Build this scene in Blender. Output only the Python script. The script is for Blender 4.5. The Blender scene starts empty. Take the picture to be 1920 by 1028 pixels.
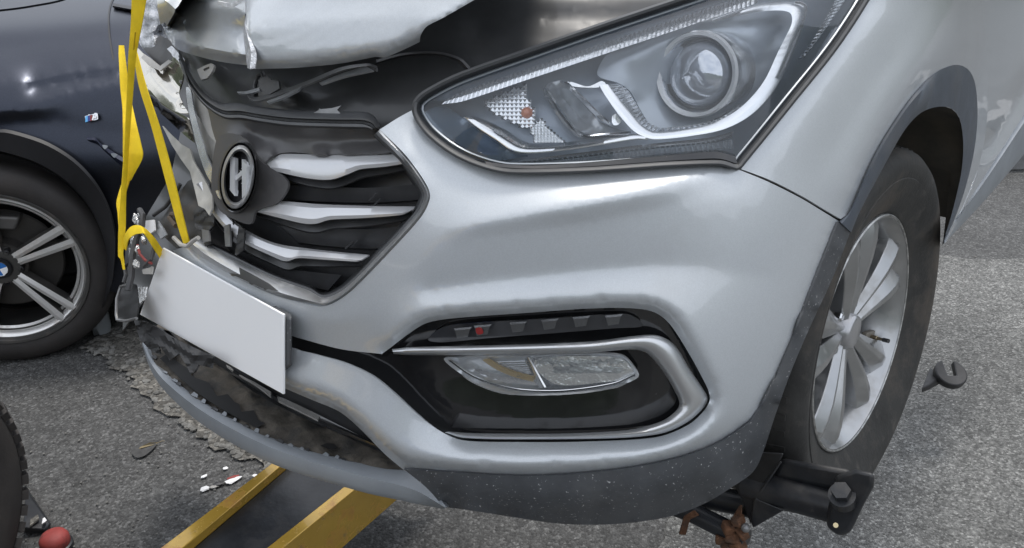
import bpy, bmesh, math, random
import numpy as np
from mathutils import Vector, Matrix
from mathutils.bvhtree import BVHTree
from mathutils.geometry import delaunay_2d_cdt
random.seed(7); np.random.seed(7)
SC = bpy.context.scene; COL = SC.collection
PI = math.pi; R = math.radians

# ------------------------------------------------------------------ camera, sky, sun, exposure
CAM_PITCH = R(27.0); FPX = 1510.0; CAM = np.array([0.0, 0.0, 1.52])
cd = bpy.data.cameras.new('camera'); cam = bpy.data.objects.new('camera', cd); COL.objects.link(cam)
cam.location = CAM; cam.rotation_euler = (R(90) - CAM_PITCH, 0, 0)
cd.sensor_width = 36; cd.lens = FPX / 1920 * 36; cd.clip_start = 0.02; cd.clip_end = 2000
SC.camera = cam
SUN_EL, SUN_AZ = 74.0, 25.0          # azimuth measured from +Y (away from the camera) towards +X
w = bpy.data.worlds.new("World"); SC.world = w; w.use_nodes = True
nt = w.node_tree; nt.nodes.clear()
out = nt.nodes.new('ShaderNodeOutputWorld'); bg = nt.nodes.new('ShaderNodeBackground')
sky = nt.nodes.new('ShaderNodeTexSky'); sky.sky_type = 'NISHITA'; sky.sun_disc = False
sky.sun_elevation = R(SUN_EL); sky.sun_rotation = R(SUN_AZ); sky.air_density = 1.0; sky.dust_density = 3.0; sky.ozone_density = 1.0
# thin broken cloud over the sky: blends the blue towards a pale cloud white by direction
tc = nt.nodes.new('ShaderNodeTexCoord'); mp = nt.nodes.new('ShaderNodeMapping'); mp.inputs['Scale'].default_value = (1.6, 1.6, 3.2)
nz = nt.nodes.new('ShaderNodeTexNoise'); nz.inputs['Scale'].default_value = 1.7; nz.inputs['Detail'].default_value = 7; nz.inputs['Roughness'].default_value = .55
cr = nt.nodes.new('ShaderNodeValToRGB'); cr.color_ramp.elements[0].position = .25; cr.color_ramp.elements[1].position = .62; cr.color_ramp.elements[0].color = (.45, .45, .45, 1)
mx = nt.nodes.new('ShaderNodeMix'); mx.data_type = 'RGBA'
mx.inputs[7].default_value = (7.0, 7.3, 7.75, 1)
nt.links.new(tc.outputs['Generated'], mp.inputs['Vector']); nt.links.new(mp.outputs[0], nz.inputs['Vector'])
nt.links.new(nz.outputs[0], cr.inputs[0])
mm = nt.nodes.new('ShaderNodeMath'); mm.operation = 'MULTIPLY'; mm.inputs[1].default_value = .92
nt.links.new(cr.outputs[0], mm.inputs[0]); nt.links.new(mm.outputs[0], mx.inputs[0])
nt.links.new(sky.outputs[0], mx.inputs[6]); nt.links.new(mx.outputs[2], bg.inputs[0])
bg.inputs[1].default_value = 0.125
nt.links.new(bg.outputs[0], out.inputs[0])
sd = bpy.data.lights.new('sun', 'SUN'); sd.energy = 1.5; sd.angle = R(12.0); sd.color = (1, .96, .9)
sun = bpy.data.objects.new('sun', sd); COL.objects.link(sun)
sv = Vector((math.sin(R(SUN_AZ)) * math.cos(R(SUN_EL)), math.cos(R(SUN_AZ)) * math.cos(R(SUN_EL)), math.sin(R(SUN_EL))))
sun.rotation_euler = sv.to_track_quat('Z', 'Y').to_euler()
SC.view_settings.view_transform = 'Standard'; SC.view_settings.look = 'None'; SC.view_settings.gamma = 1
SC.view_settings.use_curve_mapping = False; SC.view_settings.exposure = 0.66

# ------------------------------------------------------------------ materials
def mat(name, col=(.5, .5, .5), rough=.5, metal=0, coat=0, spec=.5, noise=None, bump=None, dirt=None, flake=0, coatr=.04, trans=0, space='Object'):
    """noise=(scale, amount, detail)  bump=(scale, strength, distance)  dirt=(scale, lo, hi, colour, rough)"""
    m = bpy.data.materials.new(name); m.use_nodes = True; n = m.node_tree; N = n.nodes; L = n.links
    b = N['Principled BSDF']; b.inputs['Base Color'].default_value = (*col, 1); b.inputs['Roughness'].default_value = rough
    b.inputs['Metallic'].default_value = metal; b.inputs['Coat Weight'].default_value = coat; b.inputs['Coat Roughness'].default_value = coatr
    b.inputs['Specular IOR Level'].default_value = spec; b.inputs['Transmission Weight'].default_value = trans
    t = N.new('ShaderNodeTexCoord'); src = None
    def tex(scale, det=4, ro=.6):
        x = N.new('ShaderNodeTexNoise'); x.inputs['Scale'].default_value = scale; x.inputs['Detail'].default_value = det; x.inputs['Roughness'].default_value = ro
        L.new(t.outputs[space], x.inputs['Vector']); return x
    if noise:
        x = tex(noise[0], noise[2] if len(noise) > 2 else 4)
        r = N.new('ShaderNodeMapRange'); r.inputs[1].default_value = .3; r.inputs[2].default_value = .7; r.inputs[3].default_value = 1 - noise[1]; r.inputs[4].default_value = 1 + noise[1]
        L.new(x.outputs[0], r.inputs[0])
        mu = N.new('ShaderNodeMix'); mu.data_type = 'RGBA'; mu.blend_type = 'MULTIPLY'; mu.inputs[0].default_value = 1; mu.inputs[6].default_value = (*col, 1)
        L.new(r.outputs[0], mu.inputs[7]); src = mu.outputs[2]
    if flake:
        v = N.new('ShaderNodeTexVoronoi'); v.inputs['Scale'].default_value = 900; L.new(t.outputs[space], v.inputs['Vector'])
        hs = N.new('ShaderNodeMapRange'); hs.inputs[3].default_value = 1 - flake; hs.inputs[4].default_value = 1 + flake
        sx = N.new('ShaderNodeSeparateColor'); L.new(v.outputs['Color'], sx.inputs[0]); L.new(sx.outputs[0], hs.inputs[0])
        mu = N.new('ShaderNodeMix'); mu.data_type = 'RGBA'; mu.blend_type = 'MULTIPLY'; mu.inputs[0].default_value = 1
        if src: L.new(src, mu.inputs[6])
        else: mu.inputs[6].default_value = (*col, 1)
        L.new(hs.outputs[0], mu.inputs[7]); src = mu.outputs[2]
    if dirt:
        for dd in (dirt if isinstance(dirt, list) else [dirt]):
            x = tex(dd[0], 8, .65)
            r = N.new('ShaderNodeMapRange'); r.inputs[1].default_value = dd[1]; r.inputs[2].default_value = dd[2]; L.new(x.outputs[0], r.inputs[0])
            mu = N.new('ShaderNodeMix'); mu.data_type = 'RGBA'; L.new(r.outputs[0], mu.inputs[0])
            if src: L.new(src, mu.inputs[6])
            else: mu.inputs[6].default_value = (*col, 1)
            mu.inputs[7].default_value = (*dd[3], 1); src = mu.outputs[2]
            if len(dd) > 4:
                q = N.new('ShaderNodeMix'); q.data_type = 'FLOAT'; L.new(r.outputs[0], q.inputs[0])
                if b.inputs['Roughness'].is_linked: L.new(b.inputs['Roughness'].links[0].from_socket, q.inputs[2])
                else: q.inputs[2].default_value = rough
                q.inputs[3].default_value = dd[4]; L.new(q.outputs[0], b.inputs['Roughness'])
                if metal > 0:
                    q2 = N.new('ShaderNodeMath'); q2.operation = 'MULTIPLY_ADD'; L.new(r.outputs[0], q2.inputs[0]); q2.inputs[1].default_value = -metal; q2.inputs[2].default_value = metal
                    if not b.inputs['Metallic'].is_linked: L.new(q2.outputs[0], b.inputs['Metallic'])
    if src: L.new(src, b.inputs['Base Color'])
    if bump:
        x = tex(bump[0], 5); bp = N.new('ShaderNodeBump'); bp.inputs['Strength'].default_value = bump[1]; bp.inputs['Distance'].default_value = bump[2]
        L.new(x.outputs[0], bp.inputs['Height']); L.new(bp.outputs[0], b.inputs['Normal'])
    return m

def clear_mat(name, tint=(1, 1, 1), ior=1.5, rough=0.0, sky_haze=0.0, hcol=(.8, .8, .8)):
    """thin clear plastic: transparent with a fresnel reflection"""
    m = bpy.data.materials.new(name); m.use_nodes = True; n = m.node_tree; N = n.nodes; L = n.links; N.clear()
    o = N.new('ShaderNodeOutputMaterial'); t = N.new('ShaderNodeBsdfTransparent'); t.inputs[0].default_value = (*tint, 1)
    g = N.new('ShaderNodeBsdfGlossy'); g.inputs['Roughness'].default_value = rough; f = N.new('ShaderNodeFresnel'); f.inputs[0].default_value = ior
    x = N.new('ShaderNodeMixShader'); L.new(f.outputs[0], x.inputs[0]); L.new(t.outputs[0], x.inputs[1]); L.new(g.outputs[0], x.inputs[2])
    if sky_haze:
        d = N.new('ShaderNodeBsdfDiffuse'); d.inputs[0].default_value = (*hcol, 1); y = N.new('ShaderNodeMixShader'); y.inputs[0].default_value = sky_haze
        L.new(x.outputs[0], y.inputs[1]); L.new(d.outputs[0], y.inputs[2]); x = y
    L.new(x.outputs[0], o.inputs[0]); return m

M = {}
M['silver'] = mat('silver_paint', (.52, .546, .568), .41, .30, 1.0, flake=.05, noise=(3, .03), dirt=[(300, .675, .71, (.60, .58, .54), .7), (2.2, .60, .85, (.42, .43, .44), .5)])
M['silver_edge'] = mat('bare_bent_metal', (.45, .46, .47), .38, .8, 0, noise=(25, .2), bump=(30, .3, .01))
M['satin'] = mat('grey_satin_plastic', (.25, .27, .29), .42, 0, 0, noise=(14, .10), bump=(700, .08, .001), dirt=[(55, .62, .8, (.30, .29, .27), .8)])
M['char'] = mat('charcoal_textured_plastic', (.062, .066, .072), .45, 0, 0, noise=(20, .2), bump=(900, .2, .001), dirt=[(6, .52, .9, (.11, .11, .11), .8), (210, .635, .665, (.45, .45, .45), .8)])
M['arch'] = mat('wheel_arch_plastic', (.062, .074, .092), .45, 0, 0, noise=(20, .15), bump=(900, .15, .001), dirt=[(8, .5, .9, (.12, .12, .12), .8), (260, .70, .74, (.4, .4, .4), .8)])
M['gloss'] = mat('gloss_black_plastic', (.011, .011, .012), .10, 0, .6, noise=(20, .2), dirt=[(5, .55, .95, (.05, .048, .044), .55), (300, .715, .735, (.6, .6, .58), .8)])
M['black'] = mat('black_plastic', (.045, .045, .047), .42, 0, 0, noise=(18, .3), bump=(60, .15, .004), dirt=[(9, .5, .85, (.055, .052, .048), .8)])
M['dark'] = mat('dark_engine_plastic', (.050, .051, .053), .34, 0, .15, noise=(9, .3), dirt=[(7, .62, .95, (.06, .057, .053), .85)])
M['rubber'] = mat('rubber_seal', (.055, .057, .060), .5, 0, 0, noise=(15, .2), bump=(90, .1, .003))
M['chrome'] = mat('chrome_trim', (.72, .73, .74), .08, 1, 0, dirt=[(30, .55, .9, (.38, .36, .33), .45)])
M['satchrome'] = mat('satin_chrome_trim', (.62, .63, .64), .34, .85, 0, dirt=[(22, .55, .9, (.40, .39, .37), .5)])
M['greybar'] = mat('silver_grille_bar', (.60, .605, .615), .30, .35, .6, noise=(9, .05), dirt=[(14, .55, .95, (.50, .46, .44), .5)])
M['boss'] = mat('grey_grille_plastic', (.085, .083, .084), .34, 0, 0, noise=(8, .12), dirt=[(16, .6, .9, (.14, .135, .13), .6)])
M['grille'] = mat('grille_plastic', (.046, .047, .050), .33, 0, 0, noise=(16, .3), dirt=[(10, .5, .9, (.05, .048, .045), .7)])
M['white'] = mat('white_plate', (.97, .97, .97), .5, noise=(6, .01))
M['lens'] = clear_mat('clear_lamp_lens', (.96, .97, .98), 1.5, .0, .035, (.70, .80, .92))  # bluish diffuse haze painted in for the sky reflected by the lens
M['hlback'] = mat('lamp_bezel_grey', (.44, .49, .56), .3, .35, 0, noise=(9, .12))
M['reflector'] = mat('lamp_reflector', (.92, .93, .94), .14, .9, 0, bump=(160, .2, .003))
M['whitebar'] = mat('light_guide', (.97, .97, .97), .16, .85, .6)
M['amber'] = mat('amber_bulb', (.60, .22, .12), .25, 0, .4)
M['glass'] = mat('projector_glass', (.62, .65, .70), .04, .6, 1)
M['tyre'] = mat('tyre_rubber', (.034, .033, .031), .72, 0, 0, noise=(12, .3), bump=(120, .25, .004), dirt=[(6, .48, .74, (.095, .077, .060), .9), (30, .55, .85, (.10, .09, .08), .9)])
M['tyre2'] = mat('car_tyre_rubber', (.030, .027, .026), .7, 0, 0, noise=(12, .25), bump=(120, .2, .004), dirt=[(9, .5, .9, (.05, .042, .038), .9)])
M['alloy'] = mat('silver_alloy', (.40, .405, .41), .30, .85, .4, noise=(8, .10), dirt=[(18, .5, .85, (.34, .325, .30), .5)])
M['steel'] = mat('black_steel', (.024, .026, .030), .36, .2, 0, noise=(12, .35), bump=(40, .2, .004), dirt=[(7, .55, .85, (.06, .055, .05), .8), (60, .66, .75, (.11, .09, .075), .85)])
M['rust'] = mat('rusty_steel', (.13, .060, .030), .8, .1, 0, noise=(30, .5), bump=(80, .6, .01), dirt=[(25, .5, .7, (.06, .04, .03), .9)])
M['yellow'] = mat('worn_yellow_paint', (.56, .35, .06), .22, .35, .6, noise=(10, .12), dirt=[(14, .53, .72, (.40, .17, .05), .7), (38, .6, .75, (.20, .15, .09), .8)])
M['strap'] = mat('yellow_webbing', (.93, .66, .012), .7, 0, 0, noise=(40, .10), bump=(600, .3, .002))
M['soil'] = mat('dried_dirt', (.10, .088, .072), .9, 0, 0, noise=(22, .4), bump=(70, .5, .006), dirt=[(12, .5, .65, (.03, .03, .03), .8)])
M['bmw'] = mat('dark_blue_paint', (.042, .047, .062), .36, 1.0, .25, noise=(4, .05), flake=.15, coatr=.22)
M['bmwblack'] = mat('black_car_plastic', (.010, .010, .012), .45, 0, 0)
M['gold'] = mat('scraped_panel', (.55, .52, .46), .10, 1.0, .3, noise=(8, .10), dirt=[(9, .58, .8, (.16, .145, .12), .4)])
M['plastic_grey'] = mat('torn_grey_plastic', (.36, .35, .33), .5, 0, .1, noise=(15, .2), bump=(30, .3, .006))
M['foil'] = mat('foil_tape', (.75, .75, .74), .22, .9, 0, noise=(60, .3), bump=(120, .8, .01))
M['red'] = mat('red_plastic', (.26, .04, .035), .65, 0, 0, noise=(20, .25), dirt=[(30, .5, .7, (.06, .02, .02), .8)])
M['leaf'] = mat('dry_leaf', (.20, .16, .09), .8)
M['paleshard'] = mat('white_shard', (.75, .75, .76), .4)
M['blue'] = mat('blue_enamel', (.02, .16, .50), .2, 0, .6)
M['lightblue'] = mat('light_blue_enamel', (.10, .38, .70), .3)
M['navy'] = mat('navy_enamel', (.03, .04, .20), .3)

# ------------------------------------------------------------------ object helpers
def thing(name, label, cat, loc=(0, 0, 0), group=None, matrix=None):
    o = bpy.data.objects.new(name, None); COL.objects.link(o); o.empty_display_size = .1
    if matrix is not None: o.matrix_world = matrix
    else: o.location = loc
    o['label'] = label; o['category'] = cat
    if group: o['group'] = group
    bpy.context.view_layer.update()
    return o
def link(name, me, m, parent=None, smooth=35, label=None):
    o = bpy.data.objects.new(name, me); COL.objects.link(o)
    if m and not me.materials: me.materials.append(m)
    if parent: o.parent = parent
    if smooth is not None:
        for p in me.polygons: p.use_smooth = True
        me.set_sharp_from_angle(angle=R(smooth))
    if label: o['label'] = label
    return o
def mesh(name, vs, fs):
    me = bpy.data.meshes.new(name); me.from_pydata([tuple(map(float, v)) for v in vs], [], [tuple(map(int, f)) for f in fs]); me.validate(); me.update(); return me
def from_bm(bm, name):
    me = bpy.data.meshes.new(name); bm.to_mesh(me); bm.free(); return me
def solid(o, th, off=-1):
    md = o.modifiers.new('thick', 'SOLIDIFY'); md.thickness = th; md.offset = off; md.use_even_offset = False
    es = o.modifiers.new('split', 'EDGE_SPLIT'); es.split_angle = R(65); es.use_edge_sharp = True; return o
def bevel(o, wd, seg=2, ang=35):
    md = o.modifiers.new('bevel', 'BEVEL'); md.width = wd; md.segments = seg; md.limit_method = 'ANGLE'; md.angle_limit = R(ang); return o

# ------------------------------------------------------------------ the car's frame and its body surface
CT, ST = math.cos, math.sin
def rm(ax, a):
    c, s = CT(a), ST(a)
    return np.array({'x': [[1, 0, 0], [0, c, -s], [0, s, c]], 'z': [[c, -s, 0], [s, c, 0], [0, 0, 1]], 'y': [[c, 0, s], [0, 1, 0], [-s, 0, c]]}[ax])
CM = rm('z', R(-42.8)) @ rm('x', R(-6.0)) @ rm('y', R(-6.6))
CTR = np.array([.6905, 1.3654, .6912]) - CM @ np.array([.88, 0, .37])
CAR_MW = Matrix([[*CM[i], CTR[i]] for i in range(3)] + [[0, 0, 0, 1]])
FW = np.array([0, math.cos(CAM_PITCH), -math.sin(CAM_PITCH)]); RT = np.array([1., 0, 0]); UP = np.cross(RT, FW)
def sight(px, py):
    return FW + RT * (px - 960) / FPX + UP * (514 - py) / FPX
def wp(px, py, dep):                 # a world point seen at (px, py), dep metres deep
    return CAM + sight(px, py) * dep
def gp(px, py, z=0.0):               # a world point on the level z
    d = sight(px, py); return CAM + d * ((z - CAM[2]) / d[2])
CAMC = CM.T @ (CAM - CTR)
def crs(pts, n, closed=False):
    P = [np.array(p, float) for p in pts]; m = len(P); res = []
    segs = m if closed else m - 1
    for i in range(segs):
        p1, p2 = P[i], P[(i + 1) % m]
        p0 = P[i - 1] if (i > 0 or closed) else 2 * p1 - p2
        p3 = P[(i + 2) % m] if (i + 2 < m or closed) else 2 * p2 - p1
        for k in range(n):
            t = k / n
            res.append(.5 * ((2 * p1) + (p2 - p0) * t + (2 * p0 - 5 * p1 + 4 * p2 - p3) * t * t + (3 * p1 - p0 - 3 * p2 + p3) * t ** 3))
    if not closed: res.append(P[-1])
    return np.array(res)
PLAN = crs([(-.95, -.25), (-.92, -.42), (-.82, -.58), (-.66, -.70), (-.45, -.80), (-.22, -.875), (0, -.915), (.2, -.925), (.38, -.905), (.54, -.86), (.68, -.795), (.79, -.71), (.875, -.61), (.93, -.49), (.955, -.34), (.963, -.15), (.960, .0), (.951, .15), (.934, .33), (.918, .55), (.912, 1.0), (.915, 2.2), (.915, 3.4)], 16)
PROF = crs([(.11, .08), (.035, .22), (.0, .36), (-.004, .50), (.008, .64), (.030, .76), (.065, .88), (.115, .98), (.19, 1.06), (.36, 1.13), (.75, 1.19), (1.3, 1.24)], 20)
def build_S():
    tang = np.gradient(PLAN, axis=0); tang /= np.linalg.norm(tang, axis=1)[:, None]
    nrm = np.stack([tang[:, 1], -tang[:, 0]], 1)          # outward
    vs = []; nu, nv = len(PLAN), len(PROF)
    for i in range(nu):
        k = np.clip((PLAN[i][1] + .75) / .75, 0, 1); k = k * k * (3 - 2 * k); sc = 1 - .78 * k if PLAN[i][0] > 0 else 1
        for d, z in PROF:
            q = PLAN[i] - nrm[i] * d * sc; vs.append((q[0], q[1], z))
    fs = []
    for i in range(nu - 1):
        for j in range(nv - 1):
            a = i * nv + j; fs.append((a, a + nv, a + nv + 1, a + 1))
    return [Vector(v) for v in vs], fs
S_V, S_F = build_S(); S_T = BVHTree.FromPolygons(S_V, S_F)
CO = Vector(CAMC)
def pt(px, py, off=0.0):             # a point of the car body (car frame) seen at (px, py), off metres proud of the body surface
    d = Vector(CM.T @ sight(px, py)); d.normalize()
    h = S_T.ray_cast(CO, d)
    if h[0] is None:
        h = S_T.find_nearest(CO + d * 1.6); p = CO + d * (h[0] - CO).dot(d); n = h[1]
    else: p, n = h[0], h[1]
    c = max(.42, abs(n.dot(d)))
    return np.array(p - d * (off / c))
def todep(px, py, dep):              # car-frame point at a camera depth
    return CM.T @ (wp(px, py, dep) - CTR)

# ------------------------------------------------------------------ 2-d outline tools
def smooth_poly(pts, closed=True, step=6.0):
    """pts (x, y[, 1 = corner]) -> dense polyline"""
    P = [(float(p[0]), float(p[1])) for p in pts]; Cn = [len(p) > 2 and p[2] == 1 for p in pts]; m = len(P); res = []
    segs = m if closed else m - 1
    for i in range(segs):
        a, b = np.array(P[i]), np.array(P[(i + 1) % m])
        p0 = np.array(P[i - 1]) if ((i > 0 or closed) and not Cn[i]) else 2 * a - b
        p3 = np.array(P[(i + 2) % m]) if ((i + 2 < m or closed) and not Cn[(i + 1) % m]) else 2 * b - a
        L = np.linalg.norm(b - a); n = max(1, int(round(L / step)))
        m1 = (b - p0) * .5; m2 = (p3 - a) * .5
        for v_, o_ in ((m1, a), (m2, b)):
            l = np.linalg.norm(v_)
            if l > L: v_ *= L / l
        for k in range(n):
            t = k / n; h00 = 2 * t ** 3 - 3 * t * t + 1; h10 = t ** 3 - 2 * t * t + t; h01 = -2 * t ** 3 + 3 * t * t; h11 = t ** 3 - t * t
            res.append(h00 * a + h10 * m1 + h01 * b + h11 * m2)
    if not closed: res.append(np.array(P[-1]))
    return np.array(res)
def inside(P, poly):
    x, y = P[:, 0], P[:, 1]; r = np.zeros(len(P), bool); a = poly; b = np.roll(poly, -1, 0)
    for (x1, y1), (x2, y2) in zip(a, b):
        if y1 == y2: continue
        c = ((y1 > y) != (y2 > y)) & (x < (x2 - x1) * (y - y1) / (y2 - y1) + x1); r ^= c
    return r
def dist_line(P, line, vals=None):
    best = np.full(len(P), 1e9); bv = np.zeros(len(P))
    for i in range(len(line) - 1):
        a, b = line[i], line[i + 1]; ab = b - a; L = max(1e-9, ab @ ab)
        t = np.clip(((P - a) @ ab) / L, 0, 1); d = np.linalg.norm(P - (a + t[:, None] * ab), axis=1)
        u = d < best; best[u] = d[u]
        if vals is not None: bv[u] = (vals[i] + (vals[i + 1] - vals[i]) * t)[u]
    return best, bv
def resample(poly, n):
    d = np.concatenate([[0], np.cumsum(np.linalg.norm(np.diff(poly, axis=0), axis=1))]); s = np.linspace(0, d[-1], n)
    return np.stack([np.interp(s, d, poly[:, k]) for k in range(poly.shape[1])], 1)

def panel(name, outline, m, parent, off=0.0, holes=(), lines=(), step=10.0, relax=4, roll=None, thick=.004, proj=None, smooth=38, label=None, rough=None, warp=None):
    """A curved sheet of the car: outline and holes are traced, the relief is a membrane stretched over the feature lines
    (polyline, offset or list of offsets in metres)."""
    proj = proj or pt
    loops = [smooth_poly(outline, True, step * .7)] + [smooth_poly(h, True, step * .7) for h in holes]
    flines = []
    for ln in lines:
        pl = smooth_poly([tuple(p) for p in ln[0]], False, step * .7); o_ = ln[1]
        if np.isscalar(o_): vals = np.full(len(pl), o_)
        else:
            ctrl = np.array([p[:2] for p in ln[0]], float); cd_ = np.concatenate([[0], np.cumsum(np.linalg.norm(np.diff(ctrl, axis=0), axis=1))])
            dd = np.concatenate([[0], np.cumsum(np.linalg.norm(np.diff(pl, axis=0), axis=1))]); vals = np.interp(dd / dd[-1], cd_ / cd_[-1], o_)
        flines.append((pl, vals))
    V = []; Ed = []
    for lp in loops:
        s = len(V); V += [tuple(p) for p in lp]; Ed += [(s + i, s + (i + 1) % len(lp)) for i in range(len(lp))]
    for pl, _ in flines:
        ins = inside(pl, loops[0])
        for h in loops[1:]: ins &= ~inside(pl, h)
        dmin = np.full(len(pl), 1e9)
        for lp in loops: dmin = np.minimum(dmin, dist_line(pl, np.vstack([lp, lp[:1]]))[0])
        keep = ins & (dmin > step * .35); prev = None
        for i in range(len(pl)):
            if keep[i]:
                V.append(tuple(pl[i])); 
                if prev is not None and prev[0] == i - 1: Ed.append((prev[1], len(V) - 1))
                prev = (i, len(V) - 1)
    lo, hi = loops[0].min(0), loops[0].max(0)
    gx, gy = np.meshgrid(np.arange(lo[0], hi[0], step), np.arange(lo[1], hi[1], step * .866)); gx = gx + (np.arange(gx.shape[0]) % 2)[:, None] * step * .5
    G = np.stack([gx.ravel(), gy.ravel()], 1); k = inside(G, loops[0])
    for h in loops[1:]: k &= ~inside(G, h)
    G = G[k]
    if len(G):
        A = np.array(V); k = np.ones(len(G), bool)
        for c0 in range(0, len(A), 200): k &= (np.linalg.norm(G[:, None] - A[None, c0:c0 + 200], axis=2) > step * .55).all(1)
        G = G[k]; V += [tuple(p) for p in G]
    r = delaunay_2d_cdt([Vector(v) for v in V], Ed, [], 0, .05)
    P = np.array([tuple(v) for v in r[0]]); F = np.array([tuple(f) for f in r[2] if len(f) == 3])
    c = P[F].mean(1); k = inside(c, loops[0])
    for h in loops[1:]: k &= ~inside(c, h)
    F = F[k]; used = np.unique(F); re = -np.ones(len(P), int); re[used] = np.arange(len(used)); P = P[used]; F = re[F]
    n = len(P); val = np.full(n, off, float); fix = np.zeros(n, bool)
    if flines:
        for pl, vals in flines:
            d, bv = dist_line(P, pl, vals); u = d < .8; val[u] = bv[u]; fix |= u
        E2 = np.unique(np.sort(np.vstack([F[:, [0, 1]], F[:, [1, 2]], F[:, [2, 0]]]), 1), axis=0); a, b = E2.T
        we = 1 / np.maximum(1, np.linalg.norm(P[a] - P[b], axis=1))
        free = ~fix
        def lap(x):
            y = np.zeros(n); dx = (x[a] - x[b]) * we; np.add.at(y, a, dx); np.add.at(y, b, -dx); return y
        x = val.copy()
        if fix.any():
            x[free] = val[fix].mean(); rr = -lap(x); rr[fix] = 0; p_ = rr.copy(); rs = rr @ rr
            for it in range(700):
                if rs < 1e-16: break
                Ap = lap(p_); Ap[fix] = 0; al = rs / max(1e-30, p_ @ Ap); x += al * p_; rr -= al * Ap; rn = rr @ rr; p_ = rr + rn / rs * p_; rs = rn
        bnd = np.zeros(n, bool); cnt = {}
        for f in F:
            for e in ((f[0], f[1]), (f[1], f[2]), (f[2], f[0])):
                q = (min(e), max(e)); cnt[q] = cnt.get(q, 0) + 1
        for e, c_ in cnt.items():
            if c_ == 1: bnd[e[0]] = bnd[e[1]] = True
        deg = np.zeros(n); np.add.at(deg, a, we); np.add.at(deg, b, we)
        for it in range(relax):
            s = -lap(x) / deg; s[bnd] = 0; x += .5 * s
        val = x
    if roll:
        d = np.full(n, 1e9)
        for lp in (loops if len(roll) < 3 else [loops[i] for i in roll[2]]): d = np.minimum(d, dist_line(P, np.vstack([lp, lp[:1]]))[0])
        q = np.clip(1 - d / roll[0], 0, 1); val = val - roll[1] * q * q
    if rough:
        val = val + np.array([rough(px, py) for px, py in P])
    W = np.array([proj(px, py, o_) for (px, py), o_ in zip(P, val)])
    # orient towards the camera
    t0 = W[F]; nn = np.cross(t0[:, 1] - t0[:, 0], t0[:, 2] - t0[:, 0]); vd = CAMC - t0.mean(1); flip = (nn * vd).sum(1) < 0
    F[flip] = F[flip][:, ::-1]
    if warp is not None: W = np.array([warp(v) for v in W])
    me = mesh(name, W, F); o = link(name, me, m, parent, smooth, label)
    if thick: solid(o, thick)
    return o

def loft(name, rows, m, parent, n=40, proj=None, thick=.003, smooth=40, closed_rows=False, label=None, close=False):
    """rows: list of (traced polyline, offset or per-control-point offsets); consecutive rows are joined"""
    proj = proj or pt; G = []
    for pl, o_ in rows:
        P3 = [(p[0], p[1]) for p in pl]; vals = [o_] * len(P3) if np.isscalar(o_) else o_
        d2 = smooth_poly(pl, close, 4.0); 
        if close: d2 = np.vstack([d2, d2[:1]])
        ctrl = np.array(P3, float); 
        if close: ctrl = np.vstack([ctrl, ctrl[:1]]); vals = list(vals) + [vals[0]]
        cd_ = np.concatenate([[0], np.cumsum(np.linalg.norm(np.diff(ctrl, axis=0), axis=1))]); rs = resample(d2, n)
        vv = np.interp(np.linspace(0, 1, n), cd_ / cd_[-1], vals); G.append([proj(x, y, v) for (x, y), v in zip(rs, vv)])
    G = np.array(G); nr = len(rows); vs = G.reshape(-1, 3); fs = []
    for i in range(nr - 1):
        for j in range(n - 1):
            a = i * n + j; fs.append([a, a + 1, a + n + 1, a + n])
    fs = np.array(fs); t0 = vs[fs]; nn = np.cross(t0[:, 1] - t0[:, 0], t0[:, 3] - t0[:, 0]); vd = CAMC - t0.mean(1)
    if ((nn * vd).sum(1) < 0).sum() > len(fs) / 2: fs = fs[:, ::-1]
    o = link(name, mesh(name, vs, fs), m, parent, smooth, label)
    if thick: solid(o, thick)
    return o
def tube_bm(bm, pts, r, seg=8, cap=True):
    P = [Vector(p) for p in pts]; rings = []; rr = r if hasattr(r, '__len__') else [r] * len(P)
    up = None
    for i, p in enumerate(P):
        t = (P[min(i + 1, len(P) - 1)] - P[max(i - 1, 0)]).normalized()
        if up is None or abs(up.dot(t)) > .98: up = t.orthogonal()
        x = (up - t * up.dot(t)).normalized(); up = x; y = t.cross(x)
        rings.append([bm.verts.new(p + (x * math.cos(a) + y * math.sin(a)) * rr[i]) for a in [2 * PI * k / seg for k in range(seg)]])
    for a, b in zip(rings[:-1], rings[1:]):
        for k in range(seg): bm.faces.new((a[k], a[(k + 1) % seg], b[(k + 1) % seg], b[k]))
    if cap: bm.faces.new(rings[0][::-1]); bm.faces.new(rings[-1])
    return bm
def tube(name, pts, r, m, parent, seg=8, label=None, smooth=40):
    return link(name, from_bm(tube_bm(bmesh.new(), pts, r, seg), name), m, parent, smooth, label)
def hexa(name, c8, m, parent, bev=.002, label=None):
    """a box from eight corners: bottom four then top four"""
    me = mesh(name, c8, [(0, 3, 2, 1), (4, 5, 6, 7), (0, 1, 5, 4), (1, 2, 6, 5), (2, 3, 7, 6), (3, 0, 4, 7)])
    bm = bmesh.new(); bm.from_mesh(me); bmesh.ops.recalc_face_normals(bm, faces=bm.faces); bm.to_mesh(me); bm.free()
    o = link(name, me, m, parent, 35, label)
    if bev: bevel(o, bev, 2)
    return o
def lathe_bm(bm, prof, seg=48, axis='x', a0=0, a1=2 * PI):
    """prof: list of (along axis, radius) revolved about the axis"""
    full = abs(a1 - a0 - 2 * PI) < 1e-6; n = seg if full else seg + 1; rings = []
    for h, r in prof:
        rg = []
        for k in range(n):
            a = a0 + (a1 - a0) * k / seg; c, s = math.cos(a) * r, math.sin(a) * r
            rg.append(bm.verts.new((h, c, s) if axis == 'x' else (c, s, h)))
        rings.append(rg)
    for a, b in zip(rings[:-1], rings[1:]):
        for k in range(seg):
            k2 = (k + 1) % n; bm.faces.new((a[k], a[k2], b[k2], b[k]))
    return bm
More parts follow.
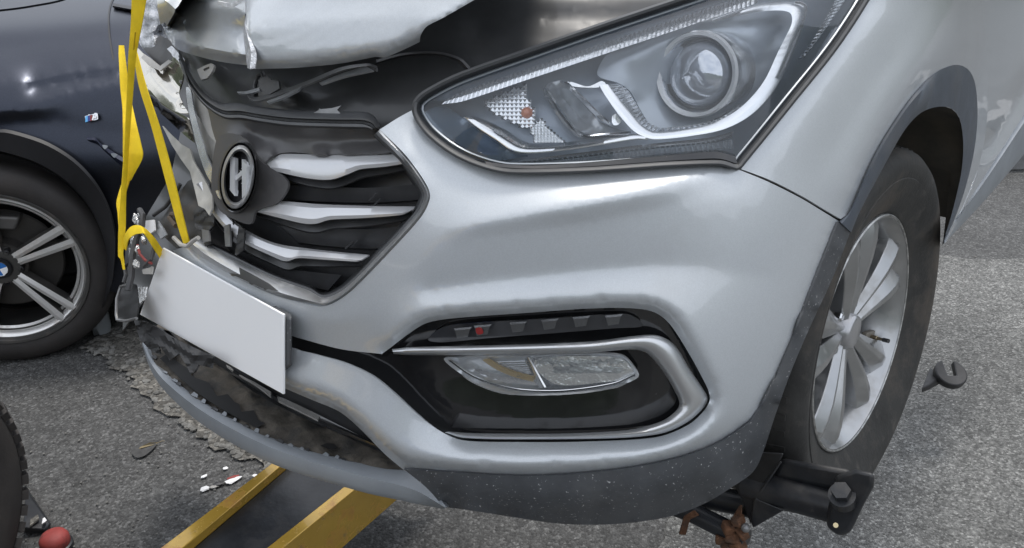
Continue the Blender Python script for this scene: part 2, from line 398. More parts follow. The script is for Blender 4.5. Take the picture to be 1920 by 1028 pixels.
def axes(origin, xdir, zhint=(0, 0, 1)):
    x = Vector(xdir).normalized(); y = Vector(zhint).cross(x).normalized(); z = x.cross(y)
    m_ = Matrix((x, y, z)).transposed().to_4x4(); m_.translation = Vector(origin); return m_
def put(o, mw):                       # bake a transform into the mesh (parts stay in their thing's frame)
    o.data.transform(mw); return o
def inset(pl, ds):
    """shift an open polyline sideways (to the right of its direction) by ds pixels"""
    P = np.array([p[:2] for p in pl], float); t = np.gradient(P, axis=0); t /= np.linalg.norm(t, axis=1)[:, None]
    n = np.stack([-t[:, 1], t[:, 0]], 1); d = np.full(len(P), ds) if np.isscalar(ds) else np.array(ds)
    return [tuple(q) for q in P + n * d[:, None]]
def pz(z0):
    def f(px, py, off=0.0):
        d = CM.T @ sight(px, py); return CAMC + d * ((z0 + off - CAMC[2]) / d[2])
    return f
def pdep(D):
    return lambda px, py, off=0.0: todep(px, py, D(px, py) - off)
def noise2(px, py, s=17.0, k=0):
    return math.sin(px / s + 1.7 * math.sin(py / s * .8 + k)) * math.cos(py / s * 1.3 + 1.3 * math.sin(px / s * .7 + 2 * k))

# ------------------------------------------------------------------ ground
def ground_mat(name, col, var, gscale, rough, bump, stain=None, tint=None):
    m = bpy.data.materials.new(name); m.use_nodes = True; N = m.node_tree.nodes; L = m.node_tree.links; b = N['Principled BSDF']; b.inputs['Roughness'].default_value = rough
    t = N.new('ShaderNodeTexCoord')
    v = N.new('ShaderNodeTexVoronoi'); v.inputs['Scale'].default_value = gscale; L.new(t.outputs['Object'], v.inputs['Vector'])
    v2 = N.new('ShaderNodeTexVoronoi'); v2.inputs['Scale'].default_value = gscale * 2.3; L.new(t.outputs['Object'], v2.inputs['Vector'])
    big = N.new('ShaderNodeTexNoise'); big.inputs['Scale'].default_value = 1.6; big.inputs['Detail'].default_value = 9; big.inputs['Roughness'].default_value = .62; L.new(t.outputs['Object'], big.inputs['Vector'])
    mid = N.new('ShaderNodeTexNoise'); mid.inputs['Scale'].default_value = 26; mid.inputs['Detail'].default_value = 5; L.new(t.outputs['Object'], mid.inputs['Vector'])
    s = N.new('ShaderNodeSeparateColor'); L.new(v.outputs['Color'], s.inputs[0]); s2 = N.new('ShaderNodeSeparateColor'); L.new(v2.outputs['Color'], s2.inputs[0])
    r = N.new('ShaderNodeValToRGB'); e = r.color_ramp.elements
    e[0].position = 0; e[0].color = (*[c * (1 - var) for c in col], 1); e[1].position = 1; e[1].color = (*[min(.75, c * (1 + 2.6 * var)) for c in col], 1)
    q = r.color_ramp.elements.new(.55); q.color = (*col, 1); q = r.color_ramp.elements.new(.84); q.color = (*[c * (1 + var * .8) for c in col], 1)
    L.new(s.outputs[0], r.inputs[0])
    r2 = N.new('ShaderNodeMapRange'); r2.inputs[3].default_value = 1 - var * .5; r2.inputs[4].default_value = 1 + var * .5; L.new(s2.outputs[1], r2.inputs[0])
    m1 = N.new('ShaderNodeMix'); m1.data_type = 'RGBA'; m1.blend_type = 'MULTIPLY'; m1.inputs[0].default_value = 1; L.new(r.outputs[0], m1.inputs[6]); L.new(r2.outputs[0], m1.inputs[7])
    r3 = N.new('ShaderNodeMapRange'); r3.inputs[1].default_value = .3; r3.inputs[2].default_value = .7; r3.inputs[3].default_value = .72; r3.inputs[4].default_value = 1.25; L.new(big.outputs[0], r3.inputs[0])
    m2 = N.new('ShaderNodeMix'); m2.data_type = 'RGBA'; m2.blend_type = 'MULTIPLY'; m2.inputs[0].default_value = 1; L.new(m1.outputs[2], m2.inputs[6]); L.new(r3.outputs[0], m2.inputs[7])
    src = m2.outputs[2]
    r4 = N.new('ShaderNodeMapRange'); r4.inputs[1].default_value = .35; r4.inputs[2].default_value = .65; r4.inputs[3].default_value = .8; r4.inputs[4].default_value = 1.15; L.new(mid.outputs[0], r4.inputs[0])
    m3 = N.new('ShaderNodeMix'); m3.data_type = 'RGBA'; m3.blend_type = 'MULTIPLY'; m3.inputs[0].default_value = 1; L.new(src, m3.inputs[6]); L.new(r4.outputs[0], m3.inputs[7]); src = m3.outputs[2]
    L.new(src, b.inputs['Base Color'])
    ad = N.new('ShaderNodeMath'); ad.operation = 'ADD'; L.new(v.outputs['Distance'], ad.inputs[0]); L.new(mid.outputs[0], ad.inputs[1])
    bp = N.new('ShaderNodeBump'); bp.invert = True; bp.inputs['Strength'].default_value = bump; bp.inputs['Distance'].default_value = .006; L.new(ad.outputs[0], bp.inputs['Height']); L.new(bp.outputs[0], b.inputs['Normal'])
    return m
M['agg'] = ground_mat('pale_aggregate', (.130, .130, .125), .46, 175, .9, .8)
M['asph'] = ground_mat('asphalt_and_car_shade', (.070, .070, .069), .42, 150, .85, .6)  # asphalt colour, also painted as the car's shade under the bumper
M['conc'] = ground_mat('broken_concrete', (.105, .100, .09), .5, 90, .92, .6)
M['asph2'] = ground_mat('grey_asphalt', (.075, .075, .074), .45, 140, .88, .7)
def sheet(name, poly, z, m, kind='structure', sub=None):
    bm = bmesh.new(); vs = [bm.verts.new((x, y, z)) for x, y in poly]; f = bm.faces.new(vs)
    if f.normal.z < 0: f.normal_flip()
    o = link(name, from_bm(bm, name), m, None, None); o['kind'] = kind; return o
def wobble(pts, amp, step, seed):
    rg = random.Random(seed); P = [np.array(p, float) for p in pts]; res = []
    for a, b in zip(P[:-1], P[1:]):
        n = max(1, int(np.linalg.norm(b - a) / step)); d = (b - a); nn = np.array([-d[1], d[0]]) / (np.linalg.norm(d) + 1e-9)
        for k in range(n): res.append(tuple(a + d * k / n + nn * rg.uniform(-amp, amp)))
    res.append(tuple(P[-1])); return res
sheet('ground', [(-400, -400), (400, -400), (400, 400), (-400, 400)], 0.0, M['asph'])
edge_px = [(150, 655), (215, 690), (270, 740), (330, 790), (400, 835), (470, 870), (540, 905), (640, 960), (700, 1010)]
E1 = [tuple(gp(x, y)[:2]) for x, y in edge_px]
ext0 = (E1[0][0] - 6, E1[0][1] + 7); ext1 = (1.1, -6)
strip_out = [(235, 600), (300, 640), (360, 700), (430, 760), (500, 800), (580, 850), (680, 900)]
E2 = [tuple(gp(x, y)[:2]) for x, y in strip_out]
sheet('concrete_strip', wobble(E1[:8], .02, .03, 5) + wobble(E2[::-1], .02, .05, 6), .008, M['conc'])
hr = bmesh.new(); rgh = random.Random(2); ring = []  # added unseen ring that blocks the low sky and darkens paint reflections
for k in range(72):
    a = 2 * PI * k / 72; h = 12 + 6 * math.sin(a * 3 + 1) + rgh.uniform(0, 5); ring.append([hr.verts.new((math.cos(a) * r_, math.sin(a) * r_, z_)) for r_, z_ in ((55, -.3), (62, h * .75), (75, h), (110, h * .9), (140, -.3))])
for k in range(72):
    a, b = ring[k], ring[(k + 1) % 72]
    for q in range(4): hr.faces.new((a[q], a[q + 1], b[q + 1], b[q]))
bmesh.ops.recalc_face_normals(hr, faces=hr.faces)
o = link('horizon_blocker', from_bm(hr, 'horizon_blocker'), mat('blocker_green', (.06, .075, .05), .9, noise=(.4, .5)), None, 40); o['kind'] = 'structure'
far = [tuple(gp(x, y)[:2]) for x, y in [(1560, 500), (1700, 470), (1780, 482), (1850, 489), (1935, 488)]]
near = [tuple(gp(x, y)[:2]) for x, y in [(1215, 1090), (1240, 1010), (1290, 900), (1380, 760), (1480, 600)]]  # edge laid along the car's shadow; its shade is painted as dark asphalt
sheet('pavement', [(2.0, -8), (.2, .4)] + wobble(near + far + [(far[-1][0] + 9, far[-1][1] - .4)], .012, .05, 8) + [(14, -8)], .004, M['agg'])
# loose stones lying on the pale ground
bm = bmesh.new(); rg = random.Random(11)
for k in range(900):
    px, py = rg.uniform(1240, 1960), rg.uniform(480, 1060)
    x, y, _ = gp(px, py); s = rg.choice([.0025, .003, .0035, .005]); mt = Matrix.Translation((x, y, s * .3)) @ Matrix.Rotation(rg.uniform(0, 6), 4, 'Z') @ Matrix.Diagonal((s * rg.uniform(.8, 1.5), s, s * .7, 1))
    bmesh.ops.create_icosphere(bm, subdivisions=1, radius=1, matrix=mt)
for k in range(260):
    px, py = rg.uniform(0, 520), rg.uniform(680, 1050)
    x, y, _ = gp(px, py); s = rg.choice([.002, .0025, .0035]); mt = Matrix.Translation((x, y, .004 + s * .3)) @ Matrix.Rotation(rg.uniform(0, 6), 4, 'Z') @ Matrix.Diagonal((s * rg.uniform(.8, 1.5), s, s * .7, 1))
    bmesh.ops.create_icosphere(bm, subdivisions=1, radius=1, matrix=mt)
for k in range(500):
    i = rg.randrange(len(E1) - 2); f = rg.random(); a = np.array(E1[i]) * (1 - f) + np.array(E1[i + 1]) * f; b_ = np.array(E2[min(i, 6)]); q = a + (b_ - a) * rg.random() ** 1.2
    s = rg.uniform(.004, .013); mt = Matrix.Translation((q[0], q[1], .006 + s * .2)) @ Matrix.Rotation(rg.uniform(0, 6), 4, 'Z') @ Matrix.Diagonal((s * rg.uniform(.7, 1.5), s, s * rg.uniform(.4, .7), 1))
    bmesh.ops.create_icosphere(bm, subdivisions=1, radius=1, matrix=mt)
M['stone'] = mat('loose_stone', (.14, .137, .128), .9, noise=(45, .55))
o = link('gravel', from_bm(bm, 'gravel'), M['stone'], None, 20); o['kind'] = 'stuff'

# ------------------------------------------------------------------ the silver car
car = thing('damaged_car', 'silver car with a crushed front end lifted by a tow truck, blank white number plate', 'car', matrix=CAR_MW)
# --- bumper
GR = [(712, 243), (762, 293), (800, 347), (806, 372), (789, 408), (722, 482), (656, 548), (613, 573), (575, 571), (500, 548), (430, 513), (380, 483), (352, 461)]
HOLE = [(515, 622), (560, 634), (640, 655), (716, 664, 1), (735, 650), (765, 627), (800, 606), (850, 597), (1000, 586), (1100, 579), (1180, 578), (1225, 585), (1255, 607), (1290, 660), (1325, 725), (1331, 748), (1322, 768), (1290, 797), (1230, 820), (1100, 828), (960, 829), (870, 826), (830, 811), (790, 783), (740, 738), (700, 706), (650, 682), (590, 664), (515, 644)]
HLB = [(779, 210), (783, 225), (802, 250), (850, 287), (903, 311), (960, 322), (1100, 319), (1250, 309), (1340, 305), (1365, 308), (1382, 317)]
BOUT = [(712, 243, 1), (745, 222), (772, 207, 1)] + HLB[1:-1] + [(1382, 317, 1), (1440, 341), (1500, 371), (1545, 398), (1576, 417, 1), (1554, 473), (1527, 543), (1499, 618), (1469, 689), (1442, 750), (1410, 798, 1), (1354, 834), (1272, 864), (1150, 886), (1000, 897), (880, 892), (760, 884, 1), (722, 852), (682, 811), (655, 786), (631, 769), (585, 750), (533, 728), (500, 716), (470, 700, 1), (460, 600), (340, 505), (325, 470, 1), (352, 461, 1)] + GR[::-1][1:-1]
BL = [(HLB[1:-1], -.014),
      ([(833, 440), (900, 419), (1000, 399), (1100, 381), (1200, 361), (1290, 337), (1360, 317)], [.010, .016, .021, .024, .022, .012, -.002]),
      ([(815, 372), (833, 440)], [.006, .010]), ([(815, 372), (760, 284), (724, 238)], [.006, .008, .002]),
      ([(833, 440), (780, 500), (700, 570), (640, 600), (560, 592)], [.010, .008, .006, .006, .006]),
      ([(880, 452), (1000, 436), (1150, 412), (1280, 385), (1400, 368)], [.010, .011, .011, .010, .004]),
      ([(800, 545), (950, 525), (1150, 505), (1300, 500), (1440, 520)], [.002, .0, .0, .002, .002]),
      ([(730, 640), (765, 608), (800, 591), (850, 582), (1000, 571), (1100, 564), (1185, 562), (1238, 570), (1274, 597), (1308, 652), (1345, 722), (1354, 750)], [.006, .012, .014, .014, .014, .014, .014, .014, .014, .012, .012, .010]),
      (HOLE[3:16], -.008), (HOLE[16:23], [-.010, -.014, -.016, -.016, -.016, -.015, -.013]), (HOLE[22:], [-.013, -.009, -.005, -.003, -.002, -.003, -.003]), (HOLE[:4], -.004),
      ([(1354, 752), (1338, 792), (1282, 832), (1200, 856), (1100, 867), (960, 871), (862, 867), (803, 863), (757, 853), (726, 838), (690, 803), (656, 773), (631, 750), (585, 731), (533, 712), (475, 690)], [.010, .014, .016, .016, .016, .016, .016, .017, .018, .018, .017, .016, .015, .014, .013, .012]),
      ([(1410, 798), (1354, 834), (1272, 864), (1150, 886), (1000, 897), (880, 892), (760, 884)], -.010), ([(1390, 797), (1347, 823), (1268, 853), (1150, 875), (1000, 886), (880, 881), (765, 872)], .002),
      ([(760, 884), (722, 852), (682, 811), (655, 786), (631, 769), (585, 750), (533, 728), (500, 716), (470, 700)], -.012),
      ([(1576, 417), (1554, 473), (1527, 543), (1499, 618), (1469, 689), (1442, 750), (1410, 798)], -.004), ([(1560, 412), (1538, 468), (1510, 538), (1482, 613), (1452, 683), (1425, 743), (1397, 786)], .003)]
bumper = panel('bumper', BOUT, M['silver'], car, 0, [HOLE], BL, step=6, relax=9, smooth=75)
# --- charcoal valance along the bottom and up to the arch
VAL = [(757, 880, 1), (880, 888), (1000, 893), (1150, 882), (1270, 860), (1350, 830), (1406, 794, 1), (1437, 747), (1464, 687), (1494, 617), (1522, 542), (1550, 472), (1572, 417, 1), (1594, 436, 1), (1562, 520), (1525, 600), (1486, 690), (1455, 775), (1430, 850), (1412, 885), (1375, 912), (1320, 945), (1250, 970), (1150, 983), (1050, 982), (950, 968), (880, 957), (832, 951, 1), (800, 915)]
panel('lower_valance', VAL, M['char'], car, .004, (), [([(757, 880), (880, 888), (1000, 893), (1150, 882), (1270, 860), (1350, 830), (1406, 794), (1464, 687), (1522, 542), (1572, 417)], .004), ([(830, 905), (950, 930), (1100, 935), (1250, 915), (1350, 880), (1420, 815), (1478, 700), (1540, 545), (1582, 427)], [.012, .012, .012, .012, .012, .010, .008, .007, .006]), ([(832, 951), (950, 968), (1150, 983), (1320, 945), (1412, 885), (1455, 775), (1525, 600), (1594, 436)], [-.012, -.012, -.012, -.012, -.010, -.004, -.001, .0])], step=6, relax=30, smooth=75)
# --- gloss black insert behind the fog lamp
INS = [(505, 612), (560, 624), (640, 645), (716, 656), (735, 640), (765, 617), (800, 596), (850, 587), (1000, 576), (1100, 569), (1180, 568), (1230, 576), (1262, 600), (1300, 655), (1336, 722), (1342, 750), (1332, 774), (1296, 804), (1232, 829), (1100, 837), (960, 838), (866, 835), (824, 819), (784, 792), (734, 748), (694, 716), (644, 692), (590, 674), (505, 654)]
insert = panel('fog_lamp_surround', INS, M['gloss'], car, -.022, (), [(INS + [INS[0]], -.030), ([(560, 645), (640, 668), (720, 690), (780, 735), (850, 790)], -.027), ([(860, 690), (940, 715), (1060, 722), (1150, 700)], -.050)], step=6, relax=50, smooth=75)
# --- satin chrome hook round the fog lamp
FO = [(735, 655), (770, 651), (900, 648), (1100, 641), (1190, 630), (1232, 629), (1264, 646), (1292, 690), (1326, 743), (1322, 761), (1290, 791), (1240, 813), (1150, 822), (960, 824), (868, 821), (834, 811)]
FI = [(738, 664), (772, 666), (900, 666), (1100, 662), (1175, 656), (1210, 661), (1238, 690), (1262, 728), (1274, 755), (1267, 771), (1240, 790), (1180, 806), (1050, 813), (940, 813), (880, 812), (842, 809)]
FA = [tuple(np.array(a) * .72 + np.array(b) * .28) for a, b in zip(FO, FI)]; FB = [tuple(np.array(a) * .35 + np.array(b) * .65) for a, b in zip(FO, FI)]
def mixp(t): return [tuple(np.array(a) * (1 - t) + np.array(b) * t) for a, b in zip(FO, FI)]
trim = loft('fog_lamp_trim', [(FO, -.016), (FO, -.006), (mixp(.12), .001), (mixp(.3), .0055), (mixp(.5), .0065), (mixp(.7), .004), (mixp(.88), -.002), (FI, -.010), (FI, -.024)], M['satchrome'], car, n=200, thick=0, smooth=70)
# --- LED strip above it
LED = [(803, 638), (815, 622), (840, 611), (900, 605), (1000, 599), (1100, 593), (1172, 590), (1196, 598), (1204, 612), (1150, 616), (1050, 624), (930, 633), (830, 642)]
M['smoke'] = mat('smoked_lamp_plastic', (.035, .036, .04), .12, 0, .5, noise=(12, .2))
led = panel('daytime_lamp', LED, M['smoke'], car, -.014, (), [(LED + [LED[0]], -.022)], step=9, roll=None)
M['ledcell'] = mat('lamp_cell', (.12, .122, .125), .15, .5, 0, bump=(200, .3, .003))
for cx, cy in [(868, 626), (905, 621), (972, 615), (1031, 610), (1090, 605), (1151, 602)]:
    wd, hg = 17, 12
    loft('lamp_cell', [([(cx - wd, cy - hg + 2), (cx + wd, cy - hg - 1)], -.010), ([(cx - wd + 2, cy - hg + 6), (cx + wd - 4, cy - hg + 3)], -.005), ([(cx - wd + 6, cy + hg - 3), (cx + wd - 8, cy + hg - 6)], -.008)], M['ledcell'], led, n=6, thick=.002)
M['redglint'] = mat('red_reflection_paint', (.28, .03, .03), .25, .2, 0)
panel('painted_red_reflection', [(892, 616), (902, 615), (906, 625), (895, 627)], M['redglint'], led, -.004, step=5, thick=.001)  # red light reflected in the strip, painted on as a small patch
# --- fog lamp
FOG = [(832, 673), (870, 670), (1000, 667), (1100, 665), (1165, 667), (1186, 685), (1197, 707), (1150, 726), (1050, 737), (950, 737), (905, 724), (865, 702)]
fog = panel('fog_lamp', FOG, mat('fog_lamp_bowl', (.72, .73, .74), .22, .5, .3), car, -.045, (), [(FOG + [FOG[0]], -.022), ([(880, 690), (960, 715), (1060, 720), (1160, 700)], -.042)], step=9)
panel('lamp_reflector', [(868, 676), (980, 673), (1006, 725), (940, 727), (895, 708)], M['reflector'], fog, -.026, (), [([(890, 684), (980, 712)], -.036)], step=7)
panel('lamp_reflector', [(1006, 674), (1160, 671), (1188, 704), (1130, 717), (1040, 720)], mat('fog_lens_block', (.62, .63, .63), .10, .75, .5, bump=(45, .5, .01)), fog, -.026, (), [([(1040, 690), (1160, 690)], -.018)], step=7)
loft('lamp_divider', [([(982, 671), (1010, 728)], -.024), ([(990, 670), (1021, 727)], -.016), ([(1001, 670), (1034, 724)], -.024)], M['whitebar'], fog, n=10)
M['ambertrim'] = mat('yellowed_bezel', (.62, .47, .25), .35, .2, 0)
loft('lamp_bezel', [([(905, 676), (925, 690), (960, 706), (1000, 716)], -.024), ([(916, 675), (937, 688), (970, 700), (1000, 708)], -.019)], M['ambertrim'], fog, n=16)
for k in range(7):
    y0 = 678 + k * 4.2; x0 = 930 + k * 6
    loft('reflector_rib', [([(x0, y0), (988 + k * 2, y0 - 2)], -.025), ([(x0 + 3, y0 + 2), (989 + k * 2, y0)], -.021)], M['chrome'], fog, n=4, thick=.001)
for k in range(1):
    loft('lens_rim', [([(840 + k * 9, 676 + k), (880 + k * 8, 704 - k * 3), (925 + k * 5, 723 - k * 5), (980, 734 - k * 6), (1060, 735 - k * 6), (1150, 722 - k * 5), (1193, 705 - k * 4)], -.018), ([(845 + k * 9, 676 + k), (884 + k * 8, 703 - k * 3), (928 + k * 5, 720 - k * 5), (982, 731 - k * 6), (1060, 732 - k * 6), (1149, 719 - k * 5), (1190, 702 - k * 4)], -.014)], M['chrome'], fog, n=50, thick=.001)
panel('lamp_lens', FOG, M['lens'], fog, -.010, (), [(FOG + [FOG[0]], -.018)], step=12, thick=0)

# --- grille
GIN = [(440, 206), (560, 228), (705, 236), (800, 345), (808, 372), (722, 484), (613, 575), (560, 568), (430, 515), (352, 466), (340, 440), (385, 400), (392, 300), (370, 235), (400, 200)]
grille = panel('grille', GIN, M['grille'], car, -.085, (), (), step=14)
def gin(d): return inset(GR, d)
loft('grille_frame', [(GR, .002), (gin([5] * 8 + [8] * 5), .010), (gin([9] * 7 + [12, 18, 22, 22, 20, 16]), .000), (gin([11] * 7 + [15, 26, 30, 29, 25, 20]), -.012)], M['satchrome'], grille, n=150, thick=.002, smooth=50)
loft('frame_seal', [(gin([11] * 7 + [15, 26, 30, 29, 25, 20]), -.012), (gin([15] * 7 + [20, 31, 34, 33, 29, 23]), -.014), (gin([21] * 7 + [26, 38, 40, 38, 33, 26]), -.075)], M['rubber'], grille, n=150, thick=0, smooth=30)
# plastic brow and emblem boss
BROW = [(392, 190), (440, 212), (500, 224), (560, 234), (640, 238), (706, 240), (738, 280), (690, 287), (600, 290), (545, 286), (512, 292), (492, 308), (478, 306), (470, 286), (452, 264), (430, 258), (414, 276), (404, 262), (395, 230)]
panel('grille_brow', BROW, M['boss'], grille, -.035, (), [([(440, 212), (560, 234), (706, 240)], -.016), ([(470, 250), (560, 262), (720, 262)], -.042), ([(512, 292), (600, 290), (738, 280)], -.022), ([(430, 258), (452, 264), (470, 286), (478, 306)], -.010)], step=6, relax=14, smooth=75)
panel('emblem_boss', [(406, 262), (430, 250), (462, 262), (486, 300), (530, 330), (540, 350), (520, 380), (480, 396), (470, 420), (440, 412), (410, 392), (396, 350)], M['boss'], grille, -.028, (), [([(440, 300), (450, 370)], -.008), ([(520, 345), (480, 360)], -.02)], step=6, relax=12, smooth=75)
bars = [([(488, 313), (508, 299), (530, 290), (600, 292), (680, 290), (740, 288), (766, 289)], [(488, 313), (530, 322), (580, 330), (620, 331), (652, 321), (676, 312), (724, 309), (782, 303)]),
        ([(476, 396), (497, 384), (520, 378), (600, 385), (700, 388), (779, 387)], [(476, 396), (520, 405), (568, 414), (592, 414), (620, 406), (690, 404), (752, 402), (771, 396)]),
        ([(386, 338), (406, 372), (432, 408), (470, 438), (520, 459), (580, 468), (640, 474), (693, 478)], [(368, 345), (393, 390), (423, 425), (458, 450), (500, 470), (536, 485), (556, 479), (600, 483), (672, 491)])]
for a, b in bars:
    A_ = resample(smooth_poly(a, False, 3), 40); B_ = resample(smooth_poly(b, False, 3), 40); B_ = B_ + np.stack([np.zeros(40), 6 * np.sin(np.linspace(0, PI, 40))], 1); A_ = A_ - np.stack([np.zeros(40), 2 * np.sin(np.linspace(0, PI, 40))], 1)
    m1 = [tuple(q) for q in A_ * .8 + B_ * .2]; m2 = [tuple(q) for q in A_ * .25 + B_ * .75]
    gb = loft('grille_bar', [([tuple(q) for q in A_], -.034), (m1, -.024), (m2, -.017), ([tuple(q) for q in B_], -.019)], M['greybar'], grille, n=60, thick=.002, smooth=35)
    lo = [tuple(q) for q in B_ + np.stack([np.linspace(4, 6, 40), 5 + 11 * np.sin(np.linspace(.2, 2.9, 40))], 1)]
    loft('bar_lip', [([tuple(q) for q in B_], -.024), ([tuple(q) for q in B_ + np.array([1, 2.5])], -.040), (lo, -.036), ([tuple(np.array(q) + [0, 2.5]) for q in lo], -.044)], M['grille'], gb, n=50, thick=.001, smooth=30)
for (a, b) in [([(520, 346), (600, 350), (700, 352), (800, 344)], [(515, 372), (600, 378), (700, 380), (795, 374)]), ([(520, 424), (600, 428), (690, 430), (752, 424)], [(560, 455), (620, 462), (680, 466), (712, 466)]), ([(420, 455), (480, 484), (540, 504), (640, 516)], [(440, 484), (500, 515), (560, 533), (615, 545)])]:
    loft('dark_slat', [(a, -.075), (a, -.052), (b, -.060), ([(x, y + 3) for x, y in b], -.08)], M['grille'], grille, n=30, thick=.001)
for k in range(9):      # fine ribs of the radiator mesh showing low in the grille
    y0 = 458 + k * 6.5; x0 = 418 + k * 13
    loft('mesh_rib', [([(x0, y0), (x0 + 60, y0 + 22), (x0 + 130, y0 + 36)], -.070), ([(x0, y0 + 2), (x0 + 60, y0 + 24), (x0 + 130, y0 + 38)], -.066)], M['dark'], grille, n=10, thick=.001)
for (x, y) in [(704, 362), (712, 372), (660, 452), (668, 450), (520, 352)]:
    loft('slat_rib', [([(x, y), (x - 14, y + 14)], -.044), ([(x + 3, y), (x - 11, y + 15)], -.040)], M['grille'], grille, n=4, thick=.001)
# emblem: oval ring with the slanted letter
ECX, ECY = 446, 332
def ell(rx, ry, n=26, tilt=-.09):
    return [(ECX + rx * math.cos(a) - tilt * 0 + (-(ry * math.sin(a)) * tilt) * -1, ECY + ry * math.sin(a)) for a in [2 * PI * k / n for k in range(n)]]
def em(u, v): return (ECX + 26 * u + 54 * v * .09, ECY + 54 * v)
emb = panel('emblem', ell(27, 56), mat('emblem_backing', (.02, .02, .022), .25, 0, .3), grille, .002, step=6)
loft('emblem_ring', [(ell(31, 60), -.002), (ell(29.5, 58), .016), (ell(26, 53), .020), (ell(23.5, 49), .014), (ell(22.5, 48), .002)], M['satchrome'], emb, n=80, close=True, thick=0, smooth=60)
def H(ps, oo): return panel('emblem_letter', [em(u, v) + (1,) for u, v in ps], M['greybar'], emb, oo, (), (), step=4, thick=.006, smooth=30)
H([(-.66, .46), (-.36, .66), (-.10, -.66), (-.42, -.76)], .014)
H([(.16, .74), (.46, .62), (.70, -.40), (.40, -.62)], .014)
H([(-.30, .18), (.30, -.06), (.35, -.24), (-.25, .0)], .012)
loft('emblem_socket', [(ell(38, 70), -.010), (ell(34, 65), .002), (ell(31, 60), -.006)], M['gloss'], grille, n=60, close=True, thick=0, smooth=60)
# upper strip of the grille
T0 = [(334, 92), (352, 132), (378, 172), (412, 196), (446, 197), (480, 203), (540, 210), (620, 213), (684, 214), (702, 222), (712, 238)]
T1 = [(336, 104), (354, 146), (382, 184), (416, 206), (450, 208), (484, 214), (542, 221), (620, 224), (680, 225), (696, 230), (706, 240)]
T2 = [(338, 110), (355, 152), (384, 190), (418, 212), (452, 214), (486, 220), (542, 227), (620, 230), (676, 231), (690, 234), (700, 240)]
T3 = [(340, 116), (357, 160), (386, 197), (420, 219), (454, 221), (488, 227), (542, 234), (620, 237), (676, 238), (690, 239), (698, 242)]
loft('grille_top_trim', [([(x, y - 4) for x, y in T0], -.05), (T0, -.018), (T1, .000), (inset(T1, 2), -.010), (T2, -.010), (inset(T2, 2), -.001), (T3, .000), ([(x, y + 4) for x, y in T3], -.02)], M['rubber'], car, n=120, thick=.002, smooth=30)

# --- what shows behind the lifted hood edge
bay = panel('radiator_cover', [(320, 70), (470, 40), (700, 40), (860, -60), (1300, -60), (1290, 20), (1150, 60), (900, 150), (800, 190), (770, 212), (710, 240), (560, 228), (440, 205), (380, 170), (340, 120)], M['dark'], car, -.13, (), [([(700, 110), (780, 96), (840, 104), (885, 130)], -.10), ([(890, 60), (1000, 40), (1150, 10)], -.15), ([(480, 195), (600, 185), (720, 200)], -.09)], step=13, relax=3)
loft('cover_edge', [([(705, 112), (760, 99), (820, 97), (862, 108), (882, 126)], -.075), ([(706, 117), (760, 103), (820, 101), (860, 112), (878, 129)], -.066), ([(707, 121), (760, 107), (820, 105), (857, 116), (874, 132)], -.08)], M['black'], bay, n=40)
M['bracket'] = mat('bent_steel_bracket', (.20, .20, .20), .35, .5, 0, noise=(30, .3))
br = loft('bent_bracket', [([(462, 172), (478, 182), (520, 172), (580, 150), (640, 126), (690, 119), (707, 124)], -.055), ([(466, 184), (480, 190), (523, 178), (583, 156), (642, 132), (690, 124), (706, 128)], -.035), ([(467, 188), (481, 193), (524, 181), (584, 159), (643, 135), (690, 127), (706, 135)], -.038)], M['bracket'], car, n=50)
for A_, B_ in [([(500, 190), (530, 178), (565, 162)], [(502, 193), (532, 183), (558, 170)]), ([(598, 155), (640, 138), (685, 124)], [(602, 158), (645, 144), (700, 132)])]:
    loft('bracket_flange', [(A_, -.036), (B_, -.028)], M['silver_edge'], br, n=20)
loft('bracket_end', [([(444, 172), (462, 171), (486, 164)], -.05), ([(446, 175), (464, 176), (487, 170)], -.046)], M['silver_edge'], br, n=10)
panel('mounting_tab', [(369, 131, 1), (382, 124, 1), (396, 119), (401, 124), (398, 134, 1), (388, 147, 1), (377, 150, 1)], M['plastic_grey'], car, -.03, [[(381, 130), (392, 125), (393, 128), (383, 134)]], step=5, label='pale mounting tab standing up at the left end of the trim')
panel('mounting_tab', [(586, 213, 1), (600, 205, 1), (622, 203, 1), (640, 198, 1), (632, 206, 1), (638, 213, 1)], M['bracket'], car, -.02, step=5)
tube('hood_cable', [pt(x, y, -.06) for x, y in [(480, 180), (478, 160), (484, 142), (492, 138), (497, 150), (496, 168)]], .004, M['black'], car)
panel('hood_latch', [(484, 150, 1), (500, 142, 1), (508, 150, 1), (522, 152, 1), (524, 166, 1), (504, 178, 1), (488, 172, 1)], M['black'], car, -.07, (), [([(490, 155), (515, 165)], -.05)], step=6)
# hood, split by a tear
hood = panel('hood', [(456, -170, 1), (462, 0), (461, 70), (469, 130, 1), (560, 127), (640, 119), (704, 107), (722, 108), (760, 92), (787, 79, 1), (789, 66), (800, 50), (830, 34), (893, -2), (1080, -110, 1), (1020, -170, 1)], M['silver'], car, .02, (),
      [([(469, 130), (560, 127), (640, 119), (704, 107), (722, 108), (760, 92), (787, 79)], .004), ([(468, 112), (560, 109), (640, 101), (720, 87), (786, 62)], .022), ([(466, 54), (560, 46), (660, 30), (790, 2), (840, -20)], .034), ([(460, -150), (700, -160), (1000, -165)], .05)], step=7, relax=6, roll=(4, .003), smooth=75)
M['tear'] = mat('torn_paint_edge', (.55, .56, .58), .45, .5, 0, noise=(90, .45), bump=(120, .8, .006))
loft('torn_edge', [([(456, -20), (458, 30), (457, 70), (464, 128)], .012), ([(461, -20), (464, 20), (460, 50), (470, 95), (469, 130)], .032), ([(468, -20), (470, 30), (470, 70), (480, 100), (478, 128)], .030)], M['tear'], hood, n=50, thick=.002, smooth=20)
